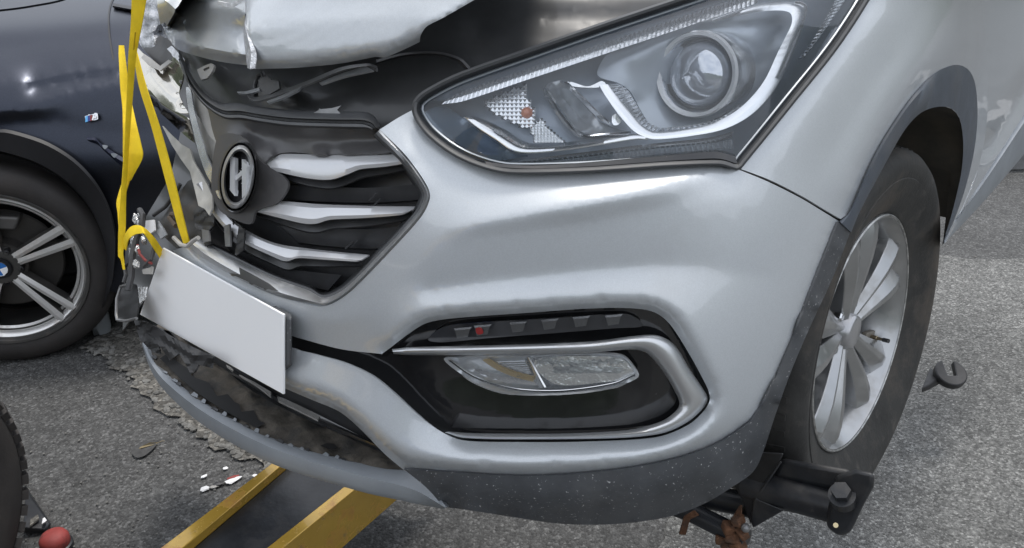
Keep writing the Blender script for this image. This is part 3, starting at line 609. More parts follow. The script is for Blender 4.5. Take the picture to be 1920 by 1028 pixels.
flap = panel('hood_flap', [(285, -170, 1), (296, 0), (302, 45), (318, 76), (334, 93), (372, 106), (420, 117), (466, 123, 1), (458, 70), (460, 0), (455, -170, 1)], M['silver'], car, .0, (),
      [([(318, 76), (334, 93), (372, 106), (420, 117), (466, 123)], -.012), ([(325, 70), (372, 86), (420, 96), (462, 103)], .014), ([(330, 40), (380, 52), (420, 58), (459, 52)], .008), ([(310, 0), (335, 25), (350, 60)], .03), ([(380, -10), (400, 12), (430, 10), (456, 20)], .035), ([(340, -40), (400, -30), (455, -20)], .0)], step=7, relax=1, rough=lambda x, y: .0018 * noise2(x, y, 22, 1), proj=lambda x, y, o=0: pt(max(x, 315) if x < 315 else x, y, o) + (np.array([0, 0, 0]) if x >= 315 else CM.T @ ((x - 315) / FPX * 1.5 * RT)))
M['crease_white'] = mat('chipped_white_crease', (.72, .73, .75), .5, .2, 0, noise=(70, .3))
loft('bent_lip', [([(410, 8), (430, 14), (447, 8), (459, -6)], .046), ([(408, 2), (430, 6), (447, 0), (458, -14)], .052)], M['crease_white'], flap, n=20)

# --- fender, arch trim, door, sill
AO = [(1574, 415), (1592, 398), (1640, 290), (1700, 195), (1750, 140), (1790, 122), (1816, 131), (1829, 160), (1833, 215), (1827, 280), (1811, 350), (1791, 408), (1771, 452)]
AI = [(1596, 436), (1612, 398), (1652, 322), (1695, 246), (1725, 213), (1755, 201), (1782, 203), (1799, 222), (1806, 265), (1803, 320), (1790, 380), (1779, 420), (1768, 455)]
panel('fender', [(1386, 316, 1), (1436, 255), (1488, 193), (1566, 93), (1626, 0), (1708, -140, 1), (1835, -160, 1), (1838, -60), (1842, 20), (1850, 100), (1852, 170), (1848, 250), (1830, 330), (1800, 405), (1774, 455, 1)] + AO[::-1][1:-1] + [(1576, 411, 1), (1547, 394), (1502, 367), (1442, 337)], M['silver'], car, .0, (),
      [(AO, -.002), ([(1590, 380), (1640, 268), (1700, 160), (1750, 102), (1790, 74), (1822, 80), (1842, 130), (1846, 200), (1838, 280)], .008), ([(1430, 310), (1500, 230), (1570, 130), (1640, 20)], .0), ([(1520, 340), (1600, 210), (1680, 90), (1740, 0)], .0), ([(1386, 316), (1436, 255), (1488, 193), (1566, 93), (1626, 0)], -.004)], step=7, relax=20, smooth=75)
AM = [tuple(np.array(a) * .8 + np.array(b) * .2) for a, b in zip(AO, AI)]; AM2 = [tuple(np.array(a) * .3 + np.array(b) * .7) for a, b in zip(AO, AI)]
loft('arch_trim', [(AO, .000), (AM, .007), (AM2, .007), (AI, .003), (AI, -.03)], M['arch'], car, n=110, thick=.002, smooth=50)
door = panel('front_door', [(1836, -170, 1), (1842, 40), (1850, 180), (1846, 262), (1828, 335), (1800, 402, 1), (1850, 325), (1940, 184, 1), (1970, 120), (1970, -170, 1)], M['silver'], car, -.012, (), [([(1848, 255), (1870, 200), (1900, 140), (1960, 60)], .004), ([(1850, 290), (1880, 235), (1940, 150)], -.028), ([(1815, 372), (1860, 300), (1940, 176)], .0)], step=9, relax=3)
sill = loft('sill', [([(1798, 400), (1850, 320), (1940, 180)], -.02), ([(1794, 412), (1850, 335), (1940, 200)], .004), ([(1786, 428), (1850, 348), (1940, 222)], -.004), ([(1770, 456), (1850, 366), (1940, 258)], -.012), ([(1768, 460), (1850, 372), (1940, 266)], -.06)], M['satin'], car, n=40, thick=.003)
# arch liner: a dirty plastic barrel round the wheel
def arc_x(prof, a0, a1, m, name, parent, cen=(0, 0, .37), seg=40):
    bm = lathe_bm(bmesh.new(), prof, seg, 'x', a0, a1); o = link(name, from_bm(bm, name), m, parent, 40); o.data.transform(Matrix.Translation(cen)); return o
M['liner'] = mat('dirty_arch_liner', (.045, .042, .038), .85, noise=(10, .3), dirt=[(6, .42, .7, (.10, .085, .065), .9)])
A3 = [pt(x, y, -.006) for x, y in resample(smooth_poly(AI, False, 4), 50)]
lv = []
for q in A3:
    a_ = math.atan2(q[2] - .37, q[1]); ra = math.hypot(q[2] - .37, q[1]); lv.append(q)
    for x_, r_ in ((.90, max(ra + .006, .462)), (.82, max(ra + .008, .478)), (.62, .482), (.60, .47)): lv.append((x_, math.cos(a_) * r_, .37 + math.sin(a_) * r_))
a0_ = math.atan2(A3[-1][2] - .37, A3[-1][1])
for k in range(1, 5):
    a_ = a0_ - R(3.0) * k
    for x_, r_ in ((.895, .468), (.885, .470), (.82, .478), (.62, .482), (.60, .47)): lv.append((x_, math.cos(a_) * r_, .37 + math.sin(a_) * r_))
liner = link('arch_liner', mesh('arch_liner', lv, [(i * 5 + j, i * 5 + j + 1, i * 5 + j + 6, i * 5 + j + 5) for i in range(53) for j in range(4)]), M['liner'], car, 40)

# --- road wheel
WX = .880
wheel = bpy.data.objects.new('wheel', None); COL.objects.link(wheel); wheel.parent = car
def wlathe(name, prof, m, parent, seg=96, smooth=40):
    o = link(name, from_bm(lathe_bm(bmesh.new(), prof, seg), name), m, parent, smooth); o.data.transform(Matrix.Translation((WX, 0, .37))); return o
tyre = wlathe('tyre', [(-.03, .232), (.000, .240), (.006, .246), (.008, .250), (.014, .262), (.024, .285), (.031, .303), (.0335, .312), (.032, .3135), (.0345, .321), (.038, .336), (.035, .350), (.024, .362), (.012, .367), (-.010, .372), (-.032, .374)] + sum([[(-.030 - .034 * k - .002, .375), (-.030 - .034 * k - .027, .376), (-.030 - .034 * k - .028, .367), (-.030 - .034 * k - .034, .367)] for k in range(5)], []) + [(-.205, .364), (-.225, .345), (-.232, .30), (-.22, .24)], M['tyre'], wheel)
bm = bmesh.new()
for k in range(70):                    # shoulder blocks
    a = 2 * PI * k / 70; 
    for (x0, x1, r0, r1, w_) in [(-.036, .014, .354, .378, .36), (-.215, -.200, .355, .374, .36)]:
        v = []
        for (x, r) in ((x0, r0), (x1, r0), (x1, r1 - .010), (x0, r1)):
            for s in (-1, 1):
                b_ = a + s * w_ * PI / 70; v.append(bm.verts.new((x, math.cos(b_) * r, math.sin(b_) * r)))
        for q in [(0, 2, 3, 1), (2, 4, 5, 3), (4, 6, 7, 5), (0, 1, 7, 6), (0, 6, 4, 2), (1, 3, 5, 7)]: bm.faces.new([v[i] for i in q])
bmesh.ops.recalc_face_normals(bm, faces=bm.faces)
o = link('tread_blocks', from_bm(bm, 'tread_blocks'), M['tyre'], tyre, 30); o.data.transform(Matrix.Translation((WX, 0, .37))); o['kind'] = 'stuff'
rim = wlathe('rim', [(.002, .2415), (.006, .240), (.006, .234), (-.004, .229), (-.012, .222), (-.035, .213), (-.10, .205), (-.16, .20), (-.17, .10), (-.17, .02)], M['alloy'], wheel)
wlathe('rim_edge', [(.0065, .2405), (.0085, .238), (.0065, .2355)], mat('scuffed_rim_edge', (.42, .42, .41), .4, .8, 0, noise=(60, .5)), rim)
M['barrel'] = mat('brake_dark', (.02, .02, .02), .5, .3, 0)
wlathe('brake_disc', [(-.070, .155), (-.070, .06)], mat('brake_disc_steel', (.12, .115, .11), .4, .8, 0, noise=(30, .3)), wheel, 48)
wlathe('brake_shield', [(-.095, .203), (-.095, .02)], M['barrel'], wheel, 48)
hexa('brake_caliper', [(WX + x, math.cos(a_) * r_, .37 + math.sin(a_) * r_) for x in (-.09, -.045) for r_, a_ in ((.105, R(-30)), (.165, R(-30)), (.165, R(25)), (.105, R(25)))], mat('caliper_steel', (.10, .10, .10), .5, .5, 0), wheel, .008)
def spoke(k, s):
    a = R(98) + k * 2 * PI / 5; rs = [.026, .050, .080, .115, .15, .185, .210, .2285]
    off = [.010, .014, .019, .026, .034, .042, .047, .049]; hw = [.014, .015, .018, .023, .029, .034, .037, .038]; dep = [-.026, -.022, -.017, -.011, -.006, -.004, -.006, -.010]
    vs = []; cols = [-1, -.97, -.25, .15, .97, 1]; hh = [-.055, -.014, .004, .006, -.012, -.055]
    for i, r_ in enumerate(rs):
        f = r_ / .2285
        for c_, h_ in zip(cols, hh):
            t = s * (off[i] + c_ * hw[i]); d = dep[i] + h_ * (.5 + .5 * f)
            y = math.cos(a) * r_ - math.sin(a) * t; z = math.sin(a) * r_ + math.cos(a) * t; rr_ = math.hypot(y, z)
            if rr_ > .2285: y, z = y * .2285 / rr_, z * .2285 / rr_
            vs.append((WX + d, y, .37 + z))
    nc = len(cols); fs = [(i * nc + j, i * nc + j + 1, (i + 1) * nc + j + 1, (i + 1) * nc + j) for i in range(len(rs) - 1) for j in range(nc - 1)]
    if s < 0: fs = [f_[::-1] for f_ in fs]
    return bevel(link('spoke', mesh('spoke', vs, fs), M['alloy'], wheel, 12), .0015, 2, 25)
for k in range(5): spoke(k, -1); spoke(k, 1)
wlathe('hub_cap', [(-.036, .040), (-.018, .036), (-.012, .032), (-.010, .026), (-.012, .0)], mat('hub_cap_silver', (.45, .45, .46), .3, .7, .3), wheel, 40)
for k in range(5):
    a = R(98) + (k + .5) * 2 * PI / 5; c = Vector((WX - .034, math.cos(a) * .057, .37 + math.sin(a) * .057))
    bm = lathe_bm(bmesh.new(), [(-.02, .0105), (.006, .0105), (.009, .008), (.009, 0)], 6); o = link('wheel_nut', from_bm(bm, 'wheel_nut'), M['chrome'], wheel, 30); o.data.transform(Matrix.Translation(c))
a = R(-22); c = Vector((WX - .03, math.cos(a) * .185, .37 + math.sin(a) * .185)); dr = Vector((.75, -math.cos(a) * .35, -math.sin(a) * .35)).normalized()
valve = tube('valve', [c - dr * .012, c + dr * .012, c + dr * .013, c + dr * .030], [.006, .005, .0035, .0035], mat('brass_valve', (.30, .25, .17), .4, .7, 0), wheel)
tube('valve_cap', [c + dr * .028, c + dr * .042], .0048, M['black'], valve)
hexa('balance_weight', [tuple(c + Vector(d)) for d in [(-.016, -.03, -.012), (-.016, .02, -.022), (-.004, .02, -.022), (-.004, -.03, -.012), (-.016, -.024, .016), (-.016, .026, .006), (-.004, .026, .006), (-.004, -.024, .016)]], mat('dull_weight', (.22, .20, .17), .6, .3, 0), wheel)
# ------------------------------------------------------------------ headlight
HL = [(783, 193), (800, 177), (860, 146), (1000, 96), (1150, 44), (1300, -6), (1450, -57), (1600, -108), (1700, -142, 1), (1622, -2), (1562, 89), (1482, 189), (1432, 251), (1383, 311, 1), (1350, 302), (1250, 305), (1100, 315), (960, 318), (905, 307), (851, 283), (804, 246), (782, 212)]
HLs = smooth_poly(HL, True, 6.0)
head = panel('headlight', HL, M['hlback'], car, -.075, (), [([(850, 200), (1000, 200), (1150, 200), (1230, 180)], -.085), ([(1240, 60), (1420, 120), (1400, 220), (1240, 240)], -.10)], step=16, relax=4)
loft('lamp_housing_wall', [(HL, -.002), (HL, -.078)], M['black'], head, n=160, close=True, thick=0)
def hin(d):
    n_ = len(HLs); t = np.roll(HLs, -2, 0) - np.roll(HLs, 2, 0); t /= np.linalg.norm(t, axis=1)[:, None] + 1e-9; nn = np.stack([-t[:, 1], t[:, 0]], 1)
    return [tuple(q) for q in (HLs + nn * (d if np.isscalar(d) else np.array(d))[:, None] if not np.isscalar(d) else HLs + nn * d)][::2]
loft('lamp_gasket', [(hin(-9), .002), (hin(-5), .007), (hin(0), .005), (hin(3), -.004), (hin(8), -.008)], M['rubber'], head, n=260, close=True, thick=0, smooth=60)
loft('lamp_rim', [(hin(8), -.008), (hin(10), -.003), (hin(13), -.005)], mat('pale_lens_edge', (.36, .39, .42), .45, .2, .1), head, n=260, close=True, thick=0, smooth=30)
def ribbed(name, A_, B_, nr, o0, o1, m, parent, amp=.004):
    """a strip crossed by small ribs"""
    a = resample(smooth_poly(A_, False, 3), nr * 3 + 1); b = resample(smooth_poly(B_, False, 3), nr * 3 + 1); vs = []; fs = []
    for i in range(len(a)):
        d = amp * (0, 1, .85)[i % 3]
        for t in (0, .5, 1): q = a[i] * (1 - t) + b[i] * t; vs.append(pt(q[0], q[1], o0 * (1 - t) + o1 * t + d + (.002 if t == .5 else 0)))
    for i in range(len(a) - 1):
        for j in range(2): k = i * 3 + j; fs.append((k, k + 1, k + 4, k + 3))
    return link(name, mesh(name, vs, fs), m, parent, 12)
ribbed('upper_light_strip', [(836, 188), (860, 174), (1000, 125), (1150, 74), (1300, 24), (1420, -16)], [(826, 196), (868, 190), (1000, 146), (1150, 96), (1300, 46), (1420, 6)], 70, -.020, -.014, M['reflector'], head)
loft('bezel_step', [([(800, 186), (860, 156), (1000, 106), (1150, 55), (1300, 5), (1420, -35)], -.012), ([(812, 190), (862, 168), (1000, 118), (1150, 67), (1300, 17), (1420, -23)], -.018), ([(836, 188), (860, 174), (1000, 125), (1150, 74), (1300, 24), (1420, -16)], -.021)], mat('bezel_blue_grey', (.22, .25, .29), .2, .5, .4), head, n=60, thick=0)
LGo = [(1122, 160), (1134, 181), (1160, 217), (1190, 249), (1226, 263), (1300, 256), (1360, 243), (1411, 215), (1456, 165), (1487, 100), (1512, 30), (1514, 10), (1495, 2), (1440, 4), (1400, 14), (1335, 37)]
LGi = [(1140, 158), (1152, 175), (1180, 208), (1203, 234), (1230, 247), (1300, 239), (1348, 226), (1393, 198), (1432, 153), (1460, 95), (1484, 46), (1483, 26), (1466, 20), (1432, 21), (1396, 27), (1338, 41)]
LGm = [tuple(np.array(a) * .5 + np.array(b) * .5) for a, b in zip(LGo, LGi)]
loft('light_guide', [(LGo, -.026), (inset(LGo, -1.5), -.0125), (LGm, -.0115), (LGi, -.0135), (LGi, -.04)], M['whitebar'], head, n=140, thick=0, smooth=50)
panel('projector_bay', [(x, y) for x, y in LGi[4:]] + [(1290, 40), (1180, 78), (1140, 100), (1120, 140), (1160, 156), (1182, 172), (1200, 205), (1218, 234)], mat('bay_grey', (.48, .52, .57), .30, .35, 0, noise=(7, .10)), head, -.062, (), [([(1180, 110), (1300, 60), (1430, 60)], -.050), ([(1250, 180), (1300, 150), (1360, 120)], -.10)], step=10, relax=5)
ribbed('ribbed_reflector', [(1140, 158), (1152, 175), (1180, 208), (1203, 234), (1230, 247), (1270, 244)], [(1160, 157), (1176, 168), (1196, 200), (1214, 228), (1240, 240), (1272, 241)], 20, -.032, -.045, M['reflector'], head, .003)
ribbed('ribbed_reflector', [(1236, 246), (1300, 239), (1348, 226), (1393, 198)], [(1236, 241), (1298, 234), (1344, 221), (1386, 194)], 16, -.032, -.040, M['reflector'], head, .003)
LSo = [(868, 220), (893, 240), (930, 264), (962, 285), (1000, 289), (1080, 281), (1190, 263), (1216, 264)]
LSi = [(882, 219), (906, 234), (941, 255), (976, 275), (1020, 277), (1090, 270), (1184, 252), (1205, 252)]
loft('lower_light_guide', [(LSo, -.026), (inset(LSo, -1.5), -.0135), ([tuple(np.array(a) * .5 + np.array(b) * .5) for a, b in zip(LSo, LSi)], -.0125), (LSi, -.0145), (LSi, -.04)], M['whitebar'], head, n=70, thick=0, smooth=50)
ribbed('lower_rib_strip', LSi[:6], [(888, 218), (915, 228), (950, 245), (984, 266), (1022, 270), (1088, 264)], 34, -.034, -.05, M['reflector'], head, .003)
loft('lower_bright_edge', [([(936, 303), (1000, 297), (1100, 285), (1200, 272), (1330, 258), (1376, 246)], -.026), ([(936, 306), (1000, 301), (1100, 290), (1200, 278), (1330, 264), (1374, 252)], -.018), ([(937, 308), (1000, 305), (1100, 295), (1200, 283), (1330, 270), (1373, 258)], -.026)], M['whitebar'], head, n=60, thick=0)
ribbed('lower_fluting', [(930, 306), (1000, 304), (1100, 294), (1200, 282), (1330, 269), (1372, 262)], [(930, 311), (1000, 311), (1100, 303), (1200, 293), (1330, 281), (1376, 280)], 46, -.024, -.012, mat('fluting_grey', (.42, .45, .48), .2, .6, .3), head, .003)
panel('lower_bezel', [(832, 200), (868, 222), (893, 242), (930, 266), (962, 288), (990, 292), (940, 301), (905, 300), (868, 276), (815, 240), (796, 212)], mat('bezel_blue', (.17, .22, .28), .18, .3, .5), head, -.03, (), [([(832, 200), (930, 266), (990, 292)], -.04), ([(796, 212), (868, 276), (940, 301)], -.014)], step=8)
# turn lamp facets
fac = bpy.data.meshes.new('turn_reflector')
def facet(name, outline, nx, ny, m, parent, o0, amp):
    poly = np.array(outline, float); lo, hi = poly.min(0), poly.max(0); bm = bmesh.new()
    for i in range(nx):
        for j in range(ny):
            x0 = lo[0] + (hi[0] - lo[0]) * i / nx; x1 = lo[0] + (hi[0] - lo[0]) * (i + 1) / nx; y0 = lo[1] + (hi[1] - lo[1]) * j / ny; y1 = lo[1] + (hi[1] - lo[1]) * (j + 1) / ny
            cx, cy = (x0 + x1) / 2, (y0 + y1) / 2
            if not inside(np.array([[cx, cy]]), poly)[0]: continue
            v = [bm.verts.new(pt(x, y, o0)) for x, y in ((x0, y0), (x1, y0), (x1, y1), (x0, y1))]; c = bm.verts.new(pt(cx, cy + (y1 - y0) * .2, o0 + amp))
            for k in range(4): bm.faces.new((v[k], v[(k + 1) % 4], c))
    bmesh.ops.recalc_face_normals(bm, faces=bm.faces)
    o = link(name, from_bm(bm, name), m, parent, None); o['kind'] = 'stuff'; return o
facet('turn_reflector', [(900, 192), (935, 178), (960, 165), (990, 155), (990, 185), (1004, 212), (1000, 240), (975, 236), (930, 215)], 13, 11, M['reflector'], head, -.042, .0032)
facet('turn_reflector', [(994, 240), (1014, 222), (1036, 244), (1060, 268), (1000, 268)], 11, 9, M['reflector'], head, -.040, .0032)
bm = bmesh.new(); bmesh.ops.create_uvsphere(bm, u_segments=20, v_segments=12, radius=.008, matrix=Matrix.Translation(pt(988, 212, -.042))); link('turn_bulb', from_bm(bm, 'turn_bulb'), M['amber'], head)
panel('beam_bowl', [(1020, 166), (1050, 151), (1066, 160), (1092, 192), (1122, 226), (1146, 238), (1182, 251), (1100, 258), (1078, 248), (1048, 212)], mat('bowl_grey', (.40, .42, .44), .22, .5, .3), head, -.05, (), [([(1020, 166), (1048, 212), (1078, 248), (1100, 258), (1182, 251)], -.042), ([(1050, 151), (1092, 192), (1122, 226), (1182, 251)], -.052), ([(1052, 180), (1090, 225)], -.085)], step=7, relax=6)
loft('bowl_edge', [([(1020, 166), (1048, 212), (1078, 248), (1100, 258), (1182, 253)], -.040), ([(1023, 165), (1051, 210), (1081, 245), (1102, 255), (1180, 250)], -.036)], M['chrome'], head, n=40)
panel('chrome_shelf', [(1050, 152), (1066, 160), (1090, 164), (1122, 164), (1136, 158), (1128, 152), (1102, 162), (1072, 154)], M['chrome'], head, -.045, step=6)
loft('chrome_wing', [([(1055, 155), (1090, 190), (1125, 225), (1145, 236)], -.046), ([(1064, 158), (1098, 190), (1131, 222), (1148, 236)], -.040)], M['chrome'], head, n=20)
panel('small_lamp', [(1148, 218), (1160, 212), (1168, 218), (1162, 232), (1150, 234)], M['reflector'], head, -.045, (), [([(1156, 218), (1158, 228)], -.03)], step=4)
# projector: lens and two rings turned about the car's long axis
pc = Vector(pt(1308, 140, -.048)); pm = axes(pc, (.16, -1, .05))
def lz(name, prof, m, parent, seg=56, sm=40):
    o = link(name, from_bm(lathe_bm(bmesh.new(), prof, seg), name), m, parent, sm); o.data.transform(pm); return o
proj_ = lz('projector', [(-.075, .058), (-.02, .060), (.004, .058), (.009, .0555), (.007, .0525), (-.002, .050), (-.010, .049)], M['reflector'], head)
lz('projector_ring', [(.004, .0590), (.0105, .0570), (.010, .0525), (.004, .0510)], mat('projector_bezel', (.95, .95, .95), .2, .15, .6), proj_)
lz('projector_barrel', [(-.004, .0505), (-.012, .0475), (-.012, .040)], M['bracket'], proj_)
lz('projector_lens', [(-.014, .046), (-.006, .0445), (.004, .038), (.011, .028), (.0155, .015), (.017, 0)], M['glass'], proj_, 56, 60)
ribbed('side_reflector', [(1496, 112), (1518, 84), (1545, 40), (1570, -6), (1590, -46)], [(1508, 108), (1540, 66), (1576, 14), (1598, -20), (1618, -56)], 24, -.024, -.018, M['reflector'], head, .0035)
for k in range(3):
    d = k * 11
    loft('side_louvre', [([(1400 + d, 275 - d), (1450 + d, 215 - d * .8), (1500 + d * .8, 150 - d * .6), (1560 + d * .6, 55 - d * .4)], -.030 + k * .006), ([(1404 + d, 276 - d), (1455 + d, 216 - d * .8), (1506 + d * .8, 150 - d * .6), (1566 + d * .6, 55 - d * .4)], -.022 + k * .006)], (M['hlback'], M['satchrome'], M['hlback'])[k], head, n=40)
LT = [(880, 296), (930, 304), (1000, 309), (1100, 302), (1200, 293), (1300, 283), (1345, 281), (1378, 289)]
LB_ = [(893, 304), (935, 315), (1000, 318), (1100, 315), (1250, 305), (1300, 303), (1350, 302), (1384, 312)]
loft('lower_cover', [(LT, -.012), ([tuple(np.array(a) * .8 + np.array(b) * .2) for a, b in zip(LT, LB_)], -.002), ([tuple(np.array(a) * .2 + np.array(b) * .8) for a, b in zip(LT, LB_)], .001), (LB_, -.010)], M['gloss'], head, n=70, thick=.002)
panel('lens', HL, M['lens'], head, -.004, (), [(HL + [HL[0]], -.006), ([(900, 220), (1100, 170), (1300, 120), (1500, 0)], .010)], step=14, relax=6, thick=0)

# ------------------------------------------------------------------ plate and its holder
pA, pB, pC = [Vector(pt(x, y, o)) for x, y, o in ((305, 465, .045), (531, 590, .028), (531, 740, .028))]
pn = (pB - pA).cross(pC - pA).normalized()
def ppl(px, py, off=0.0):
    d = Vector(CM.T @ sight(px, py)); t = (pA - CO).dot(pn) / d.dot(pn); s = 1 if pn.dot(CO - pA) > 0 else -1
    return np.array(CO + d * t + pn * s * off)
PQ = [Vector(ppl(x, y)) for x, y in ((305, 465), (531, 590), (531, 740), (262, 590))]; pns = pn if pn.dot(CO - pA) > 0 else -pn
plate = hexa('number_plate', [tuple(q - pns * .004) for q in PQ] + [tuple(q) for q in PQ], M['white'], car, .001)
hold = hexa('plate_holder', [tuple(ppl(*p)) for p in [(500, 574, -.014), (533, 592, -.014), (533, 690, -.014), (500, 718, -.014), (500, 578, -.005), (540, 599, -.005), (540, 688, -.005), (500, 716, -.005)]], M['char'], car, .004)
# ------------------------------------------------------------------ lower opening
loft('lower_duct', [([(250, 600), (400, 640), (540, 620), (660, 690), (790, 830), (840, 880)], -.14), ([(300, 650), (420, 700), (560, 760), (680, 820), (760, 862), (830, 900)], -.13)], M['dark'], car, n=60, thick=0)
lp = pz(.250)
ledge = panel('undertray', [(276, 652), (300, 690), (340, 730), (400, 772), (470, 812), (550, 845), (650, 870), (770, 886), (820, 900), (780, 868), (720, 850), (640, 815), (560, 780), (480, 738), (430, 700), (380, 655), (350, 620), (300, 606)], M['soil'], car, .006, proj=lp, step=12, relax=0, rough=lambda x, y: .006 * noise2(x, y, 14, 2))
loft('tray_ridge', [([(430, 700), (500, 742), (560, 775), (640, 812), (720, 846), (770, 866)], .006), ([(428, 694), (500, 735), (560, 769), (640, 806), (722, 842), (772, 864)], .022), ([(430, 690), (502, 731), (562, 765), (642, 802), (724, 840), (774, 862)], .010)], M['dark'], ledge, n=40, proj=lp)
loft('duct_floor', [([(300, 606), (350, 620), (380, 655), (430, 700), (480, 738), (560, 780), (640, 815), (720, 850), (780, 868), (840, 890)], .004), ([(330, 590), (420, 600), (480, 640), (540, 680), (600, 720), (660, 760), (720, 800), (760, 840), (810, 870), (850, 885)], -.002)], M['dark'], ledge, n=40, proj=lp, thick=0)
for A_, B_ in [([(448, 702), (480, 718), (508, 735)], [(452, 706), (482, 724), (508, 744)]), ([(520, 744), (560, 760), (600, 780)], [(522, 752), (560, 770), (596, 788)]), ([(424, 684), (432, 688), (438, 694)], [(426, 688), (432, 692), (436, 696)])]:
    loft('duct_gap', [(A_, .03), (B_, .03)], M['plastic_grey'], ledge, n=14, proj=lp)
L0 = [(270, 640), (284, 672), (312, 706), (372, 752), (445, 794), (535, 834), (640, 862), (720, 880), (760, 884), (790, 898), (815, 922), (836, 950)]
L1 = [(267, 643), (281, 678), (308, 714), (366, 762), (438, 806), (525, 846), (620, 876), (700, 898), (748, 910), (784, 922), (812, 938), (835, 952)]
L2 = [(266, 646), (280, 684), (305, 722), (362, 774), (434, 822), (518, 864), (610, 895), (692, 918), (744, 930), (784, 941), (812, 948), (834, 954)]
L3 = [(268, 650), (281, 690), (305, 729), (362, 783), (434, 831), (518, 873), (610, 903), (692, 926), (744, 937), (784, 946), (812, 951), (833, 955)]
M['hole'] = mat('painted_gap_shade', (.008, .008, .008), .8)  # near-black colour painted as the shade inside the torn openings
lip = loft('bumper_lip', [([(x + 6, y - 1) for x, y in L0], .002), (L0, .010), (L1, .008), (L2, -.012), (L3, -.030)], M['satin'], car, n=120, proj=pz(.252), thick=.003, smooth=50)
rg = random.Random(4)
L0d = resample(smooth_poly(L0, False, 4), 60)
for k in range(19):
    i = 3 + k * 2 + rg.randrange(2); x, y = L0d[i]; wd, hg = rg.uniform(7, 15), rg.uniform(3, 8)
    c = [(x, y - 1), (x + wd, y - 1 + wd * .45), (x + wd * .9 + 3, y - hg + wd * .42), (x + wd * .3 + 3, y - hg)]
    hexa('clip_tab', [tuple(lp(a, b, .006)) for a, b in c] + [tuple(lp(a, b, .012)) for a, b in c], M['satin'] if k % 3 else M['black'], lip, .001)
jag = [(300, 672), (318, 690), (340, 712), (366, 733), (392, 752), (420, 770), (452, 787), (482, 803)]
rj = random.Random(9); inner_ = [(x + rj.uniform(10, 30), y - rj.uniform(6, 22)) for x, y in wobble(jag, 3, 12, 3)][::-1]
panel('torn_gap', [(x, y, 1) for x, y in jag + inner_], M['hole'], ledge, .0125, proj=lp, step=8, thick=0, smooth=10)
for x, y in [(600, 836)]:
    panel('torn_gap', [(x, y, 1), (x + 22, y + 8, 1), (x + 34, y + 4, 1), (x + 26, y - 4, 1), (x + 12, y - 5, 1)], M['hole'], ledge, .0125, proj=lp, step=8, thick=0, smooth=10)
# ------------------------------------------------------------------ crushed right-hand corner of the car (left in the picture)
DP = pdep(lambda x, y: 1.40 + (430 - x) * .0016 + (330 - y) * .0006)
def frag(name, outline, m, off=0., lines=(), amp=.003, sc=18, step=6, th=.003, parent=car, label=None, sm=30, holes=(), soft=False):
    if not soft: outline = [(p[0], p[1], 1) for p in outline]
    return panel(name, outline, m, parent, off, holes, lines, step=step, relax=1, thick=th, proj=DP, smooth=sm, label=label, rough=lambda x, y: amp * noise2(x, y, sc, off * 50 + len(outline)))
M['shard'] = mat('clouded_lamp_plastic', (.40, .41, .43), .25, .3, .3, noise=(40, .5), bump=(60, .6, .01))
lampx = frag('crushed_headlight', [(282, -30), (296, 0), (303, 45), (318, 76), (327, 92), (300, 100), (268, 92), (257, 76), (263, 40), (272, 0)], M['shard'], -.05, [([(280, 20), (290, 80)], -.02), ([(300, 60), (310, 85)], -.08)], .008, 9)
frag('lamp_frame', [(268, 92), (300, 66), (318, 76), (334, 95), (312, 128), (296, 122)], M['black'], -.03, (), .004, parent=lampx)
frag('lamp_frame', [(262, 96), (280, 108), (300, 124), (316, 112), (322, 116), (300, 133), (280, 124), (260, 104)], M['plastic_grey'], .01, (), .003, parent=lampx)
frag('crumpled_panel', [(252, 88), (268, 100), (292, 126), (304, 131), (322, 112), (330, 98), (344, 122), (342, 150), (336, 175), (346, 200), (352, 212), (330, 210), (300, 190), (274, 158), (258, 124)], M['gold'], -.005, [([(256, 100), (290, 150), (345, 208)], .012), ([(304, 131), (330, 160), (346, 200)], -.025), ([(330, 98), (342, 150)], -.01)], .002, 30, sm=50, soft=True)
frag('crumpled_panel', [(260, 146), (276, 162), (302, 192), (335, 212), (352, 222), (360, 246), (366, 268), (342, 250), (312, 222), (286, 200), (268, 176)], M['gold'], -.02, [([(270, 160), (300, 196), (350, 226)], -.005), ([(275, 185), (320, 230), (362, 264)], -.045)], .002, 26, sm=50, soft=True)
frag('crumpled_edge', [(313, 92), (321, 86), (345, 111), (340, 121)], M['crease_white'], .02, (), .001)
frag('grille_side_strip', [(349, 164), (357, 168), (362, 196), (374, 246), (388, 292), (404, 332), (412, 352), (412, 374), (400, 350), (386, 325), (372, 286), (360, 236), (352, 200)], mat('bent_bright_strip', (.66, .67, .69), .22, .7, .4, noise=(20, .2)), .03, [([(353, 170), (372, 246), (400, 328)], .045)], .001, 20, step=5, soft=True)
tube('strip_edge', [DP(x, y, .036) for x, y in [(351, 186), (358, 226), (368, 268), (380, 306), (394, 338), (411, 372)]], .0022, M['black'], car)
frag('torn_panel', [(352, 146), (372, 182), (404, 226), (422, 256), (427, 272), (412, 277), (392, 254), (372, 218), (356, 184)], M['plastic_grey'], -.01, [([(354, 150), (385, 210), (425, 270)], .012)], .002)
frag('torn_panel', [(360, 206), (378, 230), (400, 262), (424, 284), (420, 296), (406, 312), (396, 300), (380, 268), (366, 236)], M['plastic_grey'], -.02, [([(362, 210), (390, 262), (415, 295)], -.004)], .003)
